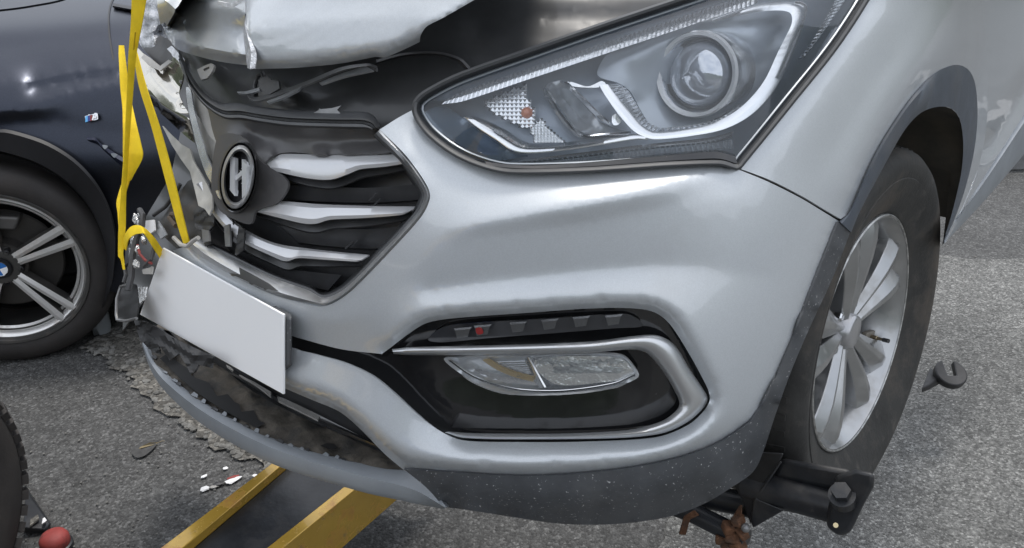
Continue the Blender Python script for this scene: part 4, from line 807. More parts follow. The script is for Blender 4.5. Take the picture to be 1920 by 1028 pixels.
frag('torn_panel', [(304, 236), (318, 250), (338, 270), (356, 280), (362, 300), (374, 322), (388, 345), (398, 368), (397, 392), (392, 404), (384, 392), (372, 386), (364, 352), (356, 322), (340, 300), (322, 272)], mat('pale_torn_plastic', (.42, .41, .38), .45, 0, .2, noise=(18, .25)), .01, [([(320, 262), (358, 306), (378, 350), (386, 388)], .03)], .003, 14)
frag('torn_panel', [(398, 334), (410, 350), (414, 362), (408, 376), (400, 360)], M['plastic_grey'], .03)
frag('torn_panel', [(410, 196), (424, 206), (438, 222), (442, 228), (428, 226), (416, 212)], M['plastic_grey'], .03, (), .001)
M['hole2'] = mat('torn_black_plastic', (.022, .022, .023), .5, noise=(30, .4))
# dark carcass behind the tear
frag('inner_carcass', [(300, 120), (345, 100), (420, 190), (470, 260), (480, 400), (500, 470), (430, 520), (330, 480), (230, 620), (235, 470), (320, 330), (340, 240)], M['dark'], -.22, (), .015, 30, step=12, sm=20)
frag('bumper_beam', [(292, 430), (320, 385), (352, 340), (372, 330), (384, 372), (396, 420), (380, 452), (330, 465)], mat('scraped_dark_beam', (.05, .048, .045), .5, .2, 0, noise=(12, .5), dirt=[(10, .5, .7, (.12, .10, .08), .8)]), -.10, [([(300, 430), (360, 350)], -.06)], .008, 16, sm=20)
frag('bumper_beam', [(352, 462), (372, 452), (420, 486), (500, 530), (520, 546), (490, 540), (420, 508)], M['dark'], -.06, (), .004)
for k, (ol, o_, am) in enumerate([([(364, 404), (376, 392), (392, 400), (404, 396), (400, 424), (392, 432), (396, 458), (384, 462), (378, 432), (366, 428)], -.02, .007), ([(420, 412), (432, 402), (438, 420), (434, 452), (424, 462)], -.04, .004), ([(448, 420), (458, 432), (456, 470), (440, 478)], -.04, .005)]):
    frag('broken_clip', ol, M['hole2'], o_, (), am, 6, step=4, sm=12)
frag('broken_clip', [(378, 430), (391, 432), (393, 452), (380, 454)], M['bracket'], .0, (), .001)
frag('broken_clip', [(420, 424), (430, 420), (432, 462), (422, 462)], M['bracket'], -.015, (), .001)
tube('bent_rod', [DP(x, y, .02) for x, y in [(326, 446), (340, 460), (352, 462), (362, 452), (372, 446)]], .004, M['plastic_grey'], car)
tube('bent_rod', [DP(x, y, -.04) for x, y in [(288, 404), (310, 388), (330, 360), (338, 345)]], .004, M['black'], car)
tube('bent_rod', [DP(x, y, -.04) for x, y in [(330, 424), (318, 408), (322, 402), (336, 404)]], .005, mat('rusty_rod', (.12, .085, .055), .7, noise=(30, .4)), car)
# wiring wrapped in foil tape
loom = bpy.data.objects.new('wiring_loom', None); COL.objects.link(loom); loom.parent = car
rg = random.Random(21)
def crumple(name, cx, cy, w_, h_, off, m, parent, k):
    rr = random.Random(k); bm = bmesh.new(); bmesh.ops.create_icosphere(bm, subdivisions=2, radius=1)
    for v in bm.verts: v.co *= rr.uniform(.7, 1.15)
    c = Vector(DP(cx, cy, off)); sx = w_ / FPX * 1.6; sz = h_ / FPX * 1.6
    mt = Matrix.Translation(c) @ Matrix.Diagonal((sx, sx * .8, sz, 1)); bm.transform(mt)
    return link(name, from_bm(bm, name), m, parent, 18)
for k, (cx, cy, w_, h_, o_) in enumerate([(254, 412, 7, 12, .0), (262, 420, 6, 8, .01), (262, 404, 5, 7, -.02), (252, 456, 10, 14, .02), (246, 480, 6, 16, .02), (258, 470, 6, 10, .03), (270, 450, 7, 9, .02), (256, 496, 9, 9, .02), (244, 510, 4, 12, .01), (266, 436, 11, 4, .02)]):
    crumple('foil_wrap', cx, cy, w_, h_, o_, M['foil'], loom, 40 + k)
for pts, r_, m_ in [([(258, 460), (262, 476), (272, 488), (284, 494)], .0026, M['red']), ([(262, 394), (268, 404), (266, 424), (256, 446), (248, 480), (246, 520), (240, 545)], .006, M['black']), ([(284, 440), (290, 462), (284, 486), (270, 500)], .004, M['black']), ([(252, 440), (250, 470), (244, 500)], .004, M['black'])]:
    tube('wire', [DP(x, y, .03) for x, y in pts], r_, m_, loom)
frag('connector_block', [(272, 414), (288, 412), (290, 432), (280, 440), (271, 428)], M['paleshard'], .0, (), .002)
frag('connector_block', [(296, 414), (306, 428), (312, 440), (302, 448), (294, 436)], mat('pale_grey_block', (.32, .33, .34), .4, noise=(20, .2)), -.02, (), .002)
frag('connector_block', [(266, 506), (286, 500), (284, 514), (268, 514)], M['plastic_grey'], .0, (), .002)
frag('connector_block', [(258, 538), (274, 538), (270, 560), (262, 570)], M['foil'], -.01, (), .001)
frag('torn_lamp_bracket', [(224, 535), (240, 528), (254, 534), (260, 560), (256, 596), (238, 602), (222, 598), (218, 570)], M['hole2'], -.04, (), .006, 9, sm=15)
tube('bracket_loop', [DP(x, y, .0) for x, y in [(240, 534), (226, 538), (219, 560), (218, 590), (220, 600), (236, 602), (256, 597)]], .003, M['bracket'], car)
tube('bracket_loop', [DP(x, y, .0) for x, y in [(232, 530), (236, 516), (234, 500), (244, 492)]], .004, M['black'], car)
for ol in ([(250, 598), (280, 606), (318, 628), (340, 660), (318, 676), (300, 650), (280, 655), (262, 636)], [(316, 630), (360, 650), (400, 668), (396, 690), (372, 684), (360, 706), (346, 680)], [(268, 620), (296, 640), (300, 664), (284, 660)]):
    frag('torn_liner', ol, M['hole2'], -.12, (), .012, 9, step=6, sm=14)

# ------------------------------------------------------------------ tow truck's wheel lift
def tow_axis():
    a = CM @ np.array([0, -1, 0.]); a[2] = 0; return a / np.linalg.norm(a)
TA = tow_axis()
tow = thing('tow_truck_lift', 'black steel tow truck wheel lift with worn yellow boom edges, under the silver car', 'tow lift', loc=tuple(gp(560, 1000, 0)))
TL = np.array(tow.location)
def W(p): return tuple(np.array(p) - TL)
def through(p1, p2, z, far=.25, near=1.6):
    a, b = gp(*p1, z), gp(*p2, z); d = (b - a); L = np.linalg.norm(d); d /= L
    return a - d * near, b + d * far
ZB = .27
def strip3(name, e0, e1, m, z0, z1, bev=.002):
    (a0, b0), (a1, b1) = e0, e1
    lo = [np.array([p[0], p[1], z0]) for p in (a0, b0, b1, a1)]; hi = [np.array([p[0], p[1], z1]) for p in (a0, b0, b1, a1)]
    return hexa(name, [W(p) for p in lo + hi], m, tow, bev)
eA = through((300, 1028), (509, 869), ZB); eB = through((342, 1028), (530, 870), ZB)
eC = through((500, 1028), (655, 905), ZB); eD = through((531, 1028), (690, 898), ZB)
strip3('boom_flange', eA, eB, M['yellow'], ZB - .10, ZB)
fl_ = strip3('boom_web', (eB[0] + np.array([0, 0, 0]), eB[1]), (eC[0], eC[1]), M['steel'], ZB - .10, ZB - .022)
strip3('boom_flange', eC, eD, M['yellow'], ZB - .13, ZB + .001)
# rear of the truck itself, out of the picture on the near side: yellow deck, mast, cab and wheels
TLAT = np.array([TA[1], -TA[0], 0]); T0_ = CM @ np.array([0, -.95, 0.]) + CTR; T0_[2] = 0
def tb(l, d, z): return W(T0_ + TLAT * l + TA * d + np.array([0, 0, z]))
def tbox(name, l0, l1, d0, d1, z0, z1, m, bev=.03): return hexa(name, [tb(l0, d0, z0), tb(l1, d0, z0), tb(l1, d1, z0), tb(l0, d1, z0), tb(l0, d0, z1), tb(l1, d0, z1), tb(l1, d1, z1), tb(l0, d1, z1)], m, tow, bev)
M['truckyellow'] = mat('truck_yellow_paint', (.72, .43, .03), .35, 0, .5, noise=(5, .1))
M['truckblue'] = mat('truck_blue_paint', (.05, .14, .42), .35, 0, .5)
tbox('deck', -1.0, 1.0, 1.75, 4.6, .78, .98, M['bracket']); tbox('bumper_bar', -1.05, 1.05, 1.66, 1.74, .50, .68, M['steel'], .01)
tbox('tool_box', -1.0, -.45, 2.2, 4.4, .985, 1.40, M['truckblue']); tbox('tool_box', .45, 1.0, 2.2, 4.4, .985, 1.40, M['truckyellow'])
tbox('mast', -.20, .20, 2.3, 2.8, .985, 1.75, M['steel']); tbox('cab', -1.0, 1.0, 4.75, 6.6, .55, 2.35, M['paleshard'], .12)
tbox('headboard', -1.0, 1.0, 4.62, 4.7, .985, 2.0, M['truckyellow'], .01); tbox('chassis', -.45, .45, 1.75, 6.5, .45, .775, M['steel'])
# cradle in front of the raised tyre
def tz(px, py, z):
    y0 = -.37 - (z - zt) * .5; d = CM.T @ sight(px, py); q = CAMC + d * ((y0 - CAMC[1]) / d[1]); return W(CM @ q + CTR)
def gz(px, py, z): return W(gp(px, py, z))
zt = .36
def ty(px, py, o=0.0):                # a point on the upright plane just ahead of the raised tyre, o metres nearer the camera
    d = CM.T @ sight(px, py); q = CAMC + d * ((-.40 - o - CAMC[1]) / d[1]); return W(CM @ q + CTR)
def slab(name, quad, o0, o1, m, bev=.004): return hexa(name, [ty(x, y, o0) for x, y in quad] + [ty(x, y, o1) for x, y in quad], m, tow, bev)
slab('cradle_bar', [(1446, 896), (1462, 858), (1600, 882), (1578, 926)], -.08, .0, M['steel'], .01)
slab('cradle_bar', [(1440, 906), (1452, 888), (1572, 922), (1566, 940)], -.07, -.025, M['hole2'], .002)
tube('cradle_roller', [ty(1400, 905, .0), ty(1440, 917, .0), ty(1520, 938, .0), ty(1592, 958, .0)], .0265, M['steel'], tow, 28)
bm = bmesh.new(); prof_ = [(1549, 988), (1553, 950), (1562, 918), (1566, 892), (1604, 880), (1641, 888), (1638, 914), (1618, 950), (1602, 985), (1594, 1000), (1574, 1006)]
fr = [bm.verts.new(ty(x, y, .034)) for x, y in prof_]; bk = [bm.verts.new(ty(x, y, -.035)) for x, y in prof_]
bm.faces.new(fr); bm.faces.new(bk[::-1])
for k in range(len(fr)): bm.faces.new((fr[k], bk[k], bk[(k + 1) % len(fr)], fr[(k + 1) % len(fr)]))
bmesh.ops.recalc_face_normals(bm, faces=bm.faces); bevel(link('cradle_end', from_bm(bm, 'cradle_end'), M['steel'], tow, 35), .007, 3)
for nm, c_, r_, h_, sg in (('cradle_washer', (1582, 938), .020, .046, 28), ('cradle_bolt', (1582, 936), .0145, .058, 6)):
    p0, p1 = Vector(ty(*c_, .030)), Vector(ty(*c_, h_)); p1 = p0 + (Vector((CM @ np.array([0, -.6, .8]))).normalized()) * (h_ - .026)
    tube(nm, [p0, p1], r_, M['steel'], tow, sg, smooth=30)
tube('pin_hole', [ty(1567, 985, .030), ty(1567, 985, .037)], .004, mat('brass_pin', (.6, .5, .3), .3, .8, 0), tow)
def plate_(name, px, o0, o1, m):
    bm = bmesh.new(); f_ = [bm.verts.new(ty(x, y, o1)) for x, y in px]; g_ = [bm.verts.new(ty(x, y, o0)) for x, y in px]; n_ = len(px)
    bm.faces.new(f_); bm.faces.new(g_[::-1])
    for k in range(n_): bm.faces.new((f_[k], g_[k], g_[(k + 1) % n_], f_[(k + 1) % n_]))
    bmesh.ops.recalc_face_normals(bm, faces=bm.faces); return bevel(link(name, from_bm(bm, name), m, tow, 30), .0025)
plate_('gusset_plate', [(1414, 934), (1462, 864), (1467, 866), (1420, 936), (1470, 957), (1412, 990), (1407, 975)], .02, .026, M['steel'])
plate_('gusset_plate', [(1370, 900), (1396, 845), (1470, 850), (1462, 866), (1414, 934), (1408, 985), (1388, 930)], -.03, .018, M['hole2'])
tube('plate_slot', [ty(1432, 857, .0), ty(1448, 857, .0)], .003, M['paleshard'], tow)
tube('swing_bar', [ty(1240, 940, .02), ty(1300, 962, .02), ty(1400, 1012, .02)], .018, M['steel'], tow, 16)
tube('swing_bar', [ty(1290, 925, -.02), ty(1350, 936, -.02), ty(1420, 950, -.02)], .022, M['steel'], tow, 16)
plate_('rusty_bracket', [(1272, 1002), (1282, 968), (1302, 956), (1312, 966), (1294, 974), (1286, 1004)], .02, .04, M['rust'])
plate_('rusty_bracket', [(1372, 972), (1386, 948), (1392, 946), (1391, 970), (1384, 990)], .02, .035, M['rust'])
for (x, y, s) in [(1366, 990, .012), (1384, 976, .011), (1374, 1010, .013), (1392, 1000, .011), (1364, 1026, .013), (1384, 1024, .013), (1352, 1012, .010)]:
    bm = bmesh.new(); bmesh.ops.create_cube(bm, size=1, matrix=Matrix.Translation(ty(x, y, .035)) @ Matrix.Rotation(x * .13, 4, 'Z') @ Matrix.Rotation(y * .2, 4, 'X') @ Matrix.Diagonal((s * 1.9, s * 1.6, s * 1.5, 1)))
    bevel(link('rusty_chain_link', from_bm(bm, 'rusty_chain_link'), M['rust'], tow, 30), .003)
bm = bmesh.new(); bmesh.ops.create_uvsphere(bm, u_segments=12, v_segments=8, radius=.008, matrix=Matrix.Translation(ty(1398, 990, .04))); link('chain_rivet', from_bm(bm, 'chain_rivet'), M['bracket'], tow)
# far prong of the cradle showing behind the tyre: a slotted round pad
fc = np.array(gp(1778, 706, .22)); bm = bmesh.new(); n_ = 40; ro, th_ = .043, .024
slot = R(100); prof = []
for z in (0, th_):
    ring = []
    for k in range(n_):
        a = R(90) + .36 + (2 * PI - .72) * k / (n_ - 1); ring.append(bm.verts.new((math.cos(a) * ro, math.sin(a) * ro, z)))
    inn = [bm.verts.new((.0125, -.010, z)), bm.verts.new((-.0125, -.010, z))]
    prof.append(ring + inn)
for k in range(len(prof[0])): a, b = prof; k2 = (k + 1) % len(a); bm.faces.new((a[k], a[k2], b[k2], b[k]))
bm.faces.new(prof[0][::-1]); bm.faces.new(prof[1]); bmesh.ops.recalc_face_normals(bm, faces=bm.faces)
o = bevel(link('slotted_pad', from_bm(bm, 'slotted_pad'), M['hole2'], tow, 40), .004); o.data.transform(Matrix.Translation(W(fc)) @ Matrix.Rotation(R(-5), 4, 'Z') @ Matrix.Rotation(R(25), 4, 'X'))
hexa('cradle_prong', [gz(1728, 738, .20), gz(1742, 732, .20), gz(1768, 718, .20), gz(1744, 698, .20), gz(1728, 728, .222), gz(1742, 722, .222), gz(1768, 706, .222), gz(1744, 688, .222)], M['hole2'], tow, .004)

# ------------------------------------------------------------------ yellow strap
strap = thing('tow_strap', 'yellow webbing strap twisted tight round the crushed front corner of the silver car', 'strap', loc=tuple(wp(260, 300, 1.5)))
SL = np.array(strap.location)
def band(name, Lf, Rt, dL, dR, n=50, m=None, th=.0022, rows=5):
    a = resample(smooth_poly(Lf, False, 4), n); b = resample(smooth_poly(Rt, False, 4), n); vs = []
    da = np.interp(np.linspace(0, 1, n), np.linspace(0, 1, len(dL)), dL); db = np.interp(np.linspace(0, 1, n), np.linspace(0, 1, len(dR)), dR)
    for i in range(n):
        for j in range(rows):
            t = j / (rows - 1); q = a[i] * (1 - t) + b[i] * t; d = da[i] * (1 - t) + db[i] * t - .0006 * math.sin(PI * t)
            vs.append(wp(q[0], q[1], d) - SL)
    fs = [(i * rows + j, i * rows + j + 1, (i + 1) * rows + j + 1, (i + 1) * rows + j) for i in range(n - 1) for j in range(rows - 1)]
    return solid(link(name, mesh(name, vs, fs), m or M['strap'], strap, 40), th)
band('webbing', [(250, -60), (247, 40), (240, 120), (236, 200), (231, 300), (225, 380), (222, 440), (222, 480)], [(285, -60), (268, 40), (255, 110), (246, 200), (239, 300), (235, 380), (235, 430), (229, 490)], [1.30, 1.36, 1.42, 1.46, 1.5, 1.53], [1.285, 1.355, 1.43, 1.47, 1.51, 1.535])
band('webbing', [(224, 86), (223, 110), (225, 160), (229, 200), (231, 240), (232, 300), (232, 345)], [(233, 86), (236, 120), (241, 170), (254, 225), (265, 270), (268, 296), (246, 336)], [1.50, 1.49, 1.485, 1.48, 1.49, 1.51], [1.50, 1.50, 1.50, 1.485, 1.48, 1.51])
band('webbing', [(236, 330), (228, 350), (220, 380), (222, 400), (224, 430)], [(250, 326), (242, 345), (234, 376), (235, 404), (236, 430)], [1.52, 1.52, 1.52], [1.515, 1.515, 1.52])
band('webbing', [(252, 96), (262, 160), (285, 235), (310, 330), (334, 420), (346, 458)], [(257, 96), (276, 165), (301, 240), (326, 330), (346, 412), (356, 453)], [1.46, 1.47, 1.48, 1.50], [1.45, 1.455, 1.465, 1.49])
band('webbing', [(228, 462), (234, 440), (244, 426), (258, 422), (272, 428), (290, 446), (306, 470)], [(236, 470), (240, 450), (252, 440), (262, 438), (272, 438), (286, 460), (300, 484)], [1.53, 1.50, 1.48, 1.50, 1.53], [1.53, 1.49, 1.47, 1.49, 1.53], 40)
band('webbing', [(222, 470), (228, 488), (232, 505)], [(230, 468), (233, 488), (234, 506)], [1.535, 1.54], [1.535, 1.54], 12)
wv = M['strap'].node_tree; N_ = wv.nodes; uvn = N_.new('ShaderNodeTexCoord'); wt = N_.new('ShaderNodeTexWave'); wt.bands_direction = 'Z'; wt.inputs['Scale'].default_value = 330; wt.inputs['Distortion'].default_value = 1.5
wv.links.new(uvn.outputs['Object'], wt.inputs['Vector']); bpn = N_.new('ShaderNodeBump'); bpn.inputs['Strength'].default_value = .3; bpn.inputs['Distance'].default_value = .002
wv.links.new(wt.outputs[1], bpn.inputs['Height']); wv.links.new(bpn.outputs[0], N_['Principled BSDF'].inputs['Normal'])
M['stitch'] = mat('strap_stitching', (.62, .42, .01), .8)
tube('strap_seam', [wp(x, y, d) - SL for x, y, d in [(254, 60, 1.352), (246, 130, 1.42), (240, 230, 1.475), (236, 300, 1.495), (230, 380, 1.515)]], .0012, M['stitch'], strap)

# ------------------------------------------------------------------ dark car behind
BR = R(16); BC = wp(4, 497, 2.64)
bx = np.array([math.cos(BR), math.sin(BR), 0]); by = np.array([-math.sin(BR), math.cos(BR), 0])
BMW = thing('parked_dark_car', 'dark blue car parked behind the yellow strap, seen at its front wheel', 'car', matrix=Matrix([[bx[i], by[i], (0, 0, 1)[i], (BC[0], BC[1], 0)[i]] for i in range(3)] + [[0, 0, 0, 1]]))
WR = .262 / .262
BO = np.array([BC[0], BC[1], 0]); BMR = np.stack([bx, by, np.array([0, 0, 1.])], 1)
BPROF = crs([(.02, .10), (-.06, .22), (-.075, .40), (-.06, .56), (-.055, .66), (-.03, .74), (.02, .83), (.10, .92), (.22, .99), (.40, 1.05), (.9, 1.12), (1.5, 1.16)], 14)
BV = []; BXs = np.linspace(-1.4, 1.7, 60)
for x in BXs:
    nose = .35 * max(0, (-x - .55) / .8) ** 2
    for d, z in BPROF: BV.append(Vector((x, d + nose, z + .025 * x * (z > .6))))
npf = len(BPROF); BT = BVHTree.FromPolygons(BV, [(i * npf + j, (i + 1) * npf + j, (i + 1) * npf + j + 1, i * npf + j + 1) for i in range(len(BXs) - 1) for j in range(npf - 1)])
BCO = Vector(BMR.T @ (CAM - BO))
def pb(px, py, off=0.0):
    d = Vector(BMR.T @ sight(px, py)).normalized(); h = BT.ray_cast(BCO, d)
    if h[0] is None:
        t = (0 - BCO.y) / d.y; return np.array(BCO + d * (t - off))
    return np.array(h[0] - d * off / max(.42, abs(h[1].dot(d))))
_cc = CAMC
CAMC = np.array(BCO)
AR = [(-205, 545), (-210, 520), (-212, 450), (-201, 400), (-176, 350), (-136, 306), (-86, 274), (-36, 256), (0, 248), (40, 256), (90, 274), (140, 306), (180, 350), (205, 400), (216, 450), (212, 520), (205, 545)]
panel('front_fender', [(-420, 70, 1), (-240, 46), (-60, 26), (0, 22), (60, 14), (130, -2), (190, -40, 1), (420, -60, 1), (420, 520, 1), (260, 560), (205, 545, 1)] + AR[::-1][1:-1] + [(-205, 545, 1), (-420, 560, 1)], M['bmw'], BMW, .0, (),
      [([(-420, 250), (-200, 222), (0, 211), (55, 203), (130, 172), (225, 150), (330, 130)], .030), ([(-40, 160), (55, 156), (120, 142), (220, 128), (330, 108)], .024), ([(55, 154), (130, 134), (222, 108), (330, 84)], .004), ([(60, 157), (130, 150), (222, 138), (330, 118)], -.010), ([(-60, 100), (60, 90), (200, 60), (330, 40)], .004), (AR, -.006), ([(-60, 226), (40, 228), (100, 232), (180, 250), (260, 250), (330, 240)], .000), ([(200, 300), (260, 340), (330, 370)], .0)], step=9, relax=4, proj=pb, smooth=50)
panel('bonnet', [(-420, 66, 1), (-240, 42), (-60, 22), (0, 18), (60, 10), (126, -5), (180, -40, 1), (-60, -60), (-420, -40, 1)], M['bmw'], BMW, .004, step=12, proj=pb)
loft('bonnet_gap', [([(-60, 25), (0, 21), (60, 13), (128, -3), (184, -40)], -.004), ([(-60, 22), (0, 18), (60, 10), (126, -5), (180, -40)], -.004)], M['bmwblack'], BMW, proj=pb, n=30)
loft('door_gap', [([(214, -10), (206, 8), (202, 30), (203, 60), (207, 90), (211, 112)], .008), ([(217, -10), (209, 8), (205, 30), (206, 60), (210, 90), (214, 112)], .008)], M['bmwblack'], BMW, proj=pb, n=30)
loft('window_trim', [([(212, 6), (260, 14), (330, 24)], .012), ([(211, 11), (260, 20), (330, 30)], .02), ([(211, 14), (260, 22), (330, 33)], .012)], M['bmwblack'], BMW, proj=pb, n=20)
loft('arch_lip', [([(x - 0, y - 4) for x, y in AR], -.01), ([(x + 2, y - 6) for x, y in AR], .028), (AR, .034), ([(x - 3, y + 8) for x, y in AR], .028), ([(x - 14, y + 34) for x, y in AR], .012), ([(x - 16, y + 38) for x, y in AR], -.10)], M['bmwblack'], BMW, proj=pb, n=60, smooth=50)
vent = loft('side_vent', [([(162, 257), (178, 258), (188, 268), (214, 286), (238, 300), (248, 310)], .020), ([(163, 262), (180, 264), (190, 275), (214, 294), (238, 308), (247, 316)], .034), ([(168, 266), (184, 272), (194, 282), (216, 302), (236, 318), (244, 324)], .016)], mat('blue_vent_trim', (.03, .035, .06), .3, .4, .5), BMW, proj=pb, n=40)
for q in [[(192, 272), (202, 274), (196, 280)], [(208, 288), (220, 290), (214, 296)]]: panel('vent_fin', q, M['satin'], vent, .038, proj=pb, step=4)
badge = panel('fender_badge', [(159, 218, 1), (182, 212, 1), (184, 224, 1), (161, 230, 1)], M['chrome'], BMW, .030, proj=pb, step=6)
for (x0, x1, m_) in [(160, 164, 'lightblue'), (164.4, 168, 'navy'), (168.4, 172, 'red')]:
    panel('badge_stripe', [(x0, 218.4 - (x0 - 160) * .26, 1), (x1 + 1, 218.2 - (x1 - 160) * .26, 1), (x1 + 1, 229 - (x1 - 160) * .26, 1), (x0, 229.4 - (x0 - 160) * .26, 1)], M[m_], badge, .033, proj=pb, step=4, thick=.001)
for q in [[(172, 225), (175, 215), (177, 215), (175, 226)], [(175, 215), (178, 220), (179, 222), (177, 222)], [(178, 221), (182, 213), (183, 214), (179, 223)], [(181, 214), (183, 213), (184, 223), (182, 224)]]:
    panel('badge_letter', [(a, b, 1) for a, b in q], M['crease_white'], badge, .034, proj=pb, step=4, thick=.001)
CAMC = _cc
bw = bpy.data.objects.new('wheel', None); COL.objects.link(bw); bw.parent = BMW
BWM = Matrix.Translation((0, -.045, BC[2])) @ Matrix.Rotation(R(-90), 4, 'Z')      # local +x points at the camera side
def bl(name, prof, m, parent, seg=96, sm=40):
    o = link(name, from_bm(lathe_bm(bmesh.new(), prof, seg), name), m, parent, sm); o.data.transform(BWM); return o
bl('tyre', [(-.02, .258), (.006, .268), (.014, .285), (.014, .305), (.006, .330), (-.01, .342), (-.03, .348), (-.19, .348), (-.22, .33), (-.22, .25)], M['tyre2'], bw)
M['bmwrim'] = mat('grey_alloy', (.11, .108, .105), .35, .7, .2, dirt=[(20, .5, .8, (.10, .08, .065), .7)])
M['cut'] = mat('polished_alloy', (.78, .77, .75), .28, .6, .2, dirt=[(14, .5, .8, (.35, .29, .24), .6)])
rim2 = bl('rim', [(.004, .270), (.010, .266), (.008, .258), (-.004, .252), (-.03, .246), (-.10, .235), (-.17, .23)], M['bmwrim'], bw)
bl('rim_ring', [(-.006, .2525), (-.002, .247), (-.010, .238), (-.026, .234)], M['cut'], rim2)
bl('rim_ring', [(-.030, .232), (-.026, .227), (-.034, .221)], M['cut'], rim2)
bl('wheel_well', [(-.24, .36), (-.24, 0)], M['bmwblack'], bw, 48)
bl('brake_disc', [(-.10, .175), (-.095, .17), (-.095, .08), (-.05, .075), (-.05, 0)], mat('brake_steel', (.10, .095, .09), .45, .7, 0), bw, 48)
cal = [(.13, R(60)), (.18, R(60)), (.18, R(100)), (.13, R(100))]
hexa('brake_caliper', [tuple(BWM @ Vector((-.10, math.cos(a) * r_, math.sin(a) * r_))) for r_, a in cal] + [tuple(BWM @ Vector((-.05, math.cos(a) * r_, math.sin(a) * r_))) for r_, a in cal], mat('caliper_grey', (.16, .155, .15), .5, .5, 0), bw, .008)
def bspoke(ang, off):
    # a slim blade: dark sides, polished face
    r0, r1 = .045, .250; n_ = 8; V = []; F = []; Fc = []
    a = R(ang); ca, sa = math.cos(a), math.sin(a)
    for i in range(n_ + 1):
        r_ = r0 + (r1 - r0) * i / n_; t0 = off * (.35 + .65 * i / n_); hw = .011 + .003 * (i / n_); x = -.028 + .024 * (i / n_)
        for (dx, dt) in ((-.04, -hw * 1.1), (0, -hw), (.004, 0 - hw * .1), (0, hw), (-.04, hw * 1.1)):
            t = t0 + dt; y, z = ca * r_ - sa * t, sa * r_ + ca * t; V.append(BWM @ Vector((x + dx, y, z)))
    for i in range(n_):
        for j in range(4): F.append((i * 5 + j, i * 5 + j + 1, i * 5 + j + 6, i * 5 + j + 5))
    o = link('spoke', mesh('spoke', V, F), M['bmwrim'], bw, 25); o.data.materials.append(M['cut'])
    for p in o.data.polygons:
        if p.index % 4 in (1, 2): p.material_index = 1 if True else 0
    return o
# in the wheel frame the picture's right is -y
for k in range(5):
    base = 180 - 13 + 72 * k
    bspoke(base, .028); bspoke(base, -.028)
bl('hub', [(-.05, .065), (-.024, .058), (-.020, .040), (-.022, .036)], M['bmwrim'], bw, 40)
cap = bl('hub_badge', [(-.022, .036), (-.014, .034), (-.013, .030)], M['bmwblack'], bw, 40)
bl('badge_ring', [(-.014, .0255), (-.0115, .0245), (-.0125, .0235)], M['chrome'], cap, 40)
for k in range(4):
    bm = bmesh.new(); c0 = bm.verts.new((-.012, 0, 0)); rv = [bm.verts.new((-.012, math.cos(R(15 + 90 * k + q * 15)) * .0235, math.sin(R(15 + 90 * k + q * 15)) * .0235)) for q in range(7)]
    for q in range(6): bm.faces.new((c0, rv[q], rv[q + 1]))
    o = link('badge_quarter', from_bm(bm, 'badge_quarter'), (M['blue'], M['white'])[k % 2], cap, None); o.data.transform(BWM)
bl('badge_face', [(-.0128, .034), (-.0128, 0)], M['bmwblack'], cap, 40)
for k in range(5):
    a = R(180 - 13 + 36 + 72 * k); o = link('wheel_nut', from_bm(lathe_bm(bmesh.new(), [(-.05, .011), (-.024, .011), (-.022, .007), (-.03, .005)], 6), 'wheel_nut'), M['bmwblack'], bw, 30); o.data.transform(BWM @ Matrix.Translation((0, math.cos(a) * .056, math.sin(a) * .056)))
# lower body of the dark car behind the wheel
hexa('sill', [(.30, .02, .14), (1.4, .02, .16), (1.4, .3, .16), (.30, .3, .14), (.30, -.05, .30), (1.4, -.05, .33), (1.4, .3, .33), (.30, .3, .30)], M['bmwblack'], BMW, .02)
hexa('underbody', [(-1.3, .16, .2), (1.5, .16, .2), (1.5, 1.7, .2), (-1.3, 1.7, .2), (-1.3, .3, .8), (1.5, .16, .85), (1.5, 1.7, .85), (-1.3, 1.7, .8)], M['bmwblack'], BMW, .02)

# ------------------------------------------------------------------ small things on the ground
def ground_thing(name, label, cat, px, py, z, build, group=None):
    t = thing(name, label, cat, loc=tuple(gp(px, py, z)), group=group); build(t); return t
# truck tyre low at the left edge
tw = thing('truck_wheel', 'black truck tyre with a zigzag tread at the left edge of the picture', 'tyre', loc=(-1.285, 1.25, .004))
TWM = Matrix.Translation((0, 0, .30))
def tl(name, prof, m, parent, seg=72):
    o = link(name, from_bm(lathe_bm(bmesh.new(), prof, seg), name), m, parent, 35); o.data.transform(TWM); return o
tt = tl('tyre', [(-.11, .16), (-.12, .20), (-.115, .25), (-.10, .285), (-.085, .298), (.085, .298), (.10, .285), (.118, .25), (.12, .20), (.11, .16)], M['tyre2'], tw)
bm = bmesh.new()
for k in range(46):
    a = 2 * PI * k / 46
    for sx in (-1, 1):
        v = []
        for (x, r_) in ((.088, .285), (.113, .262), (.121, .275), (.096, .305)):
            for q_ in (-1, 1):
                b_ = a + q_ * .62 * PI / 46 + (.02 if sx > 0 else 0); v.append(bm.verts.new((x * sx, math.cos(b_) * r_, math.sin(b_) * r_)))
        for q in [(0, 2, 3, 1), (2, 4, 5, 3), (4, 6, 7, 5), (0, 1, 7, 6), (0, 6, 4, 2), (1, 3, 5, 7)]: bm.faces.new([v[i] for i in q])
bmesh.ops.recalc_face_normals(bm, faces=bm.faces)
o = link('shoulder_blocks', from_bm(bm, 'shoulder_blocks'), M['tyre2'], tt, 30); o.data.transform(TWM); o['kind'] = 'stuff'
bm = bmesh.new()
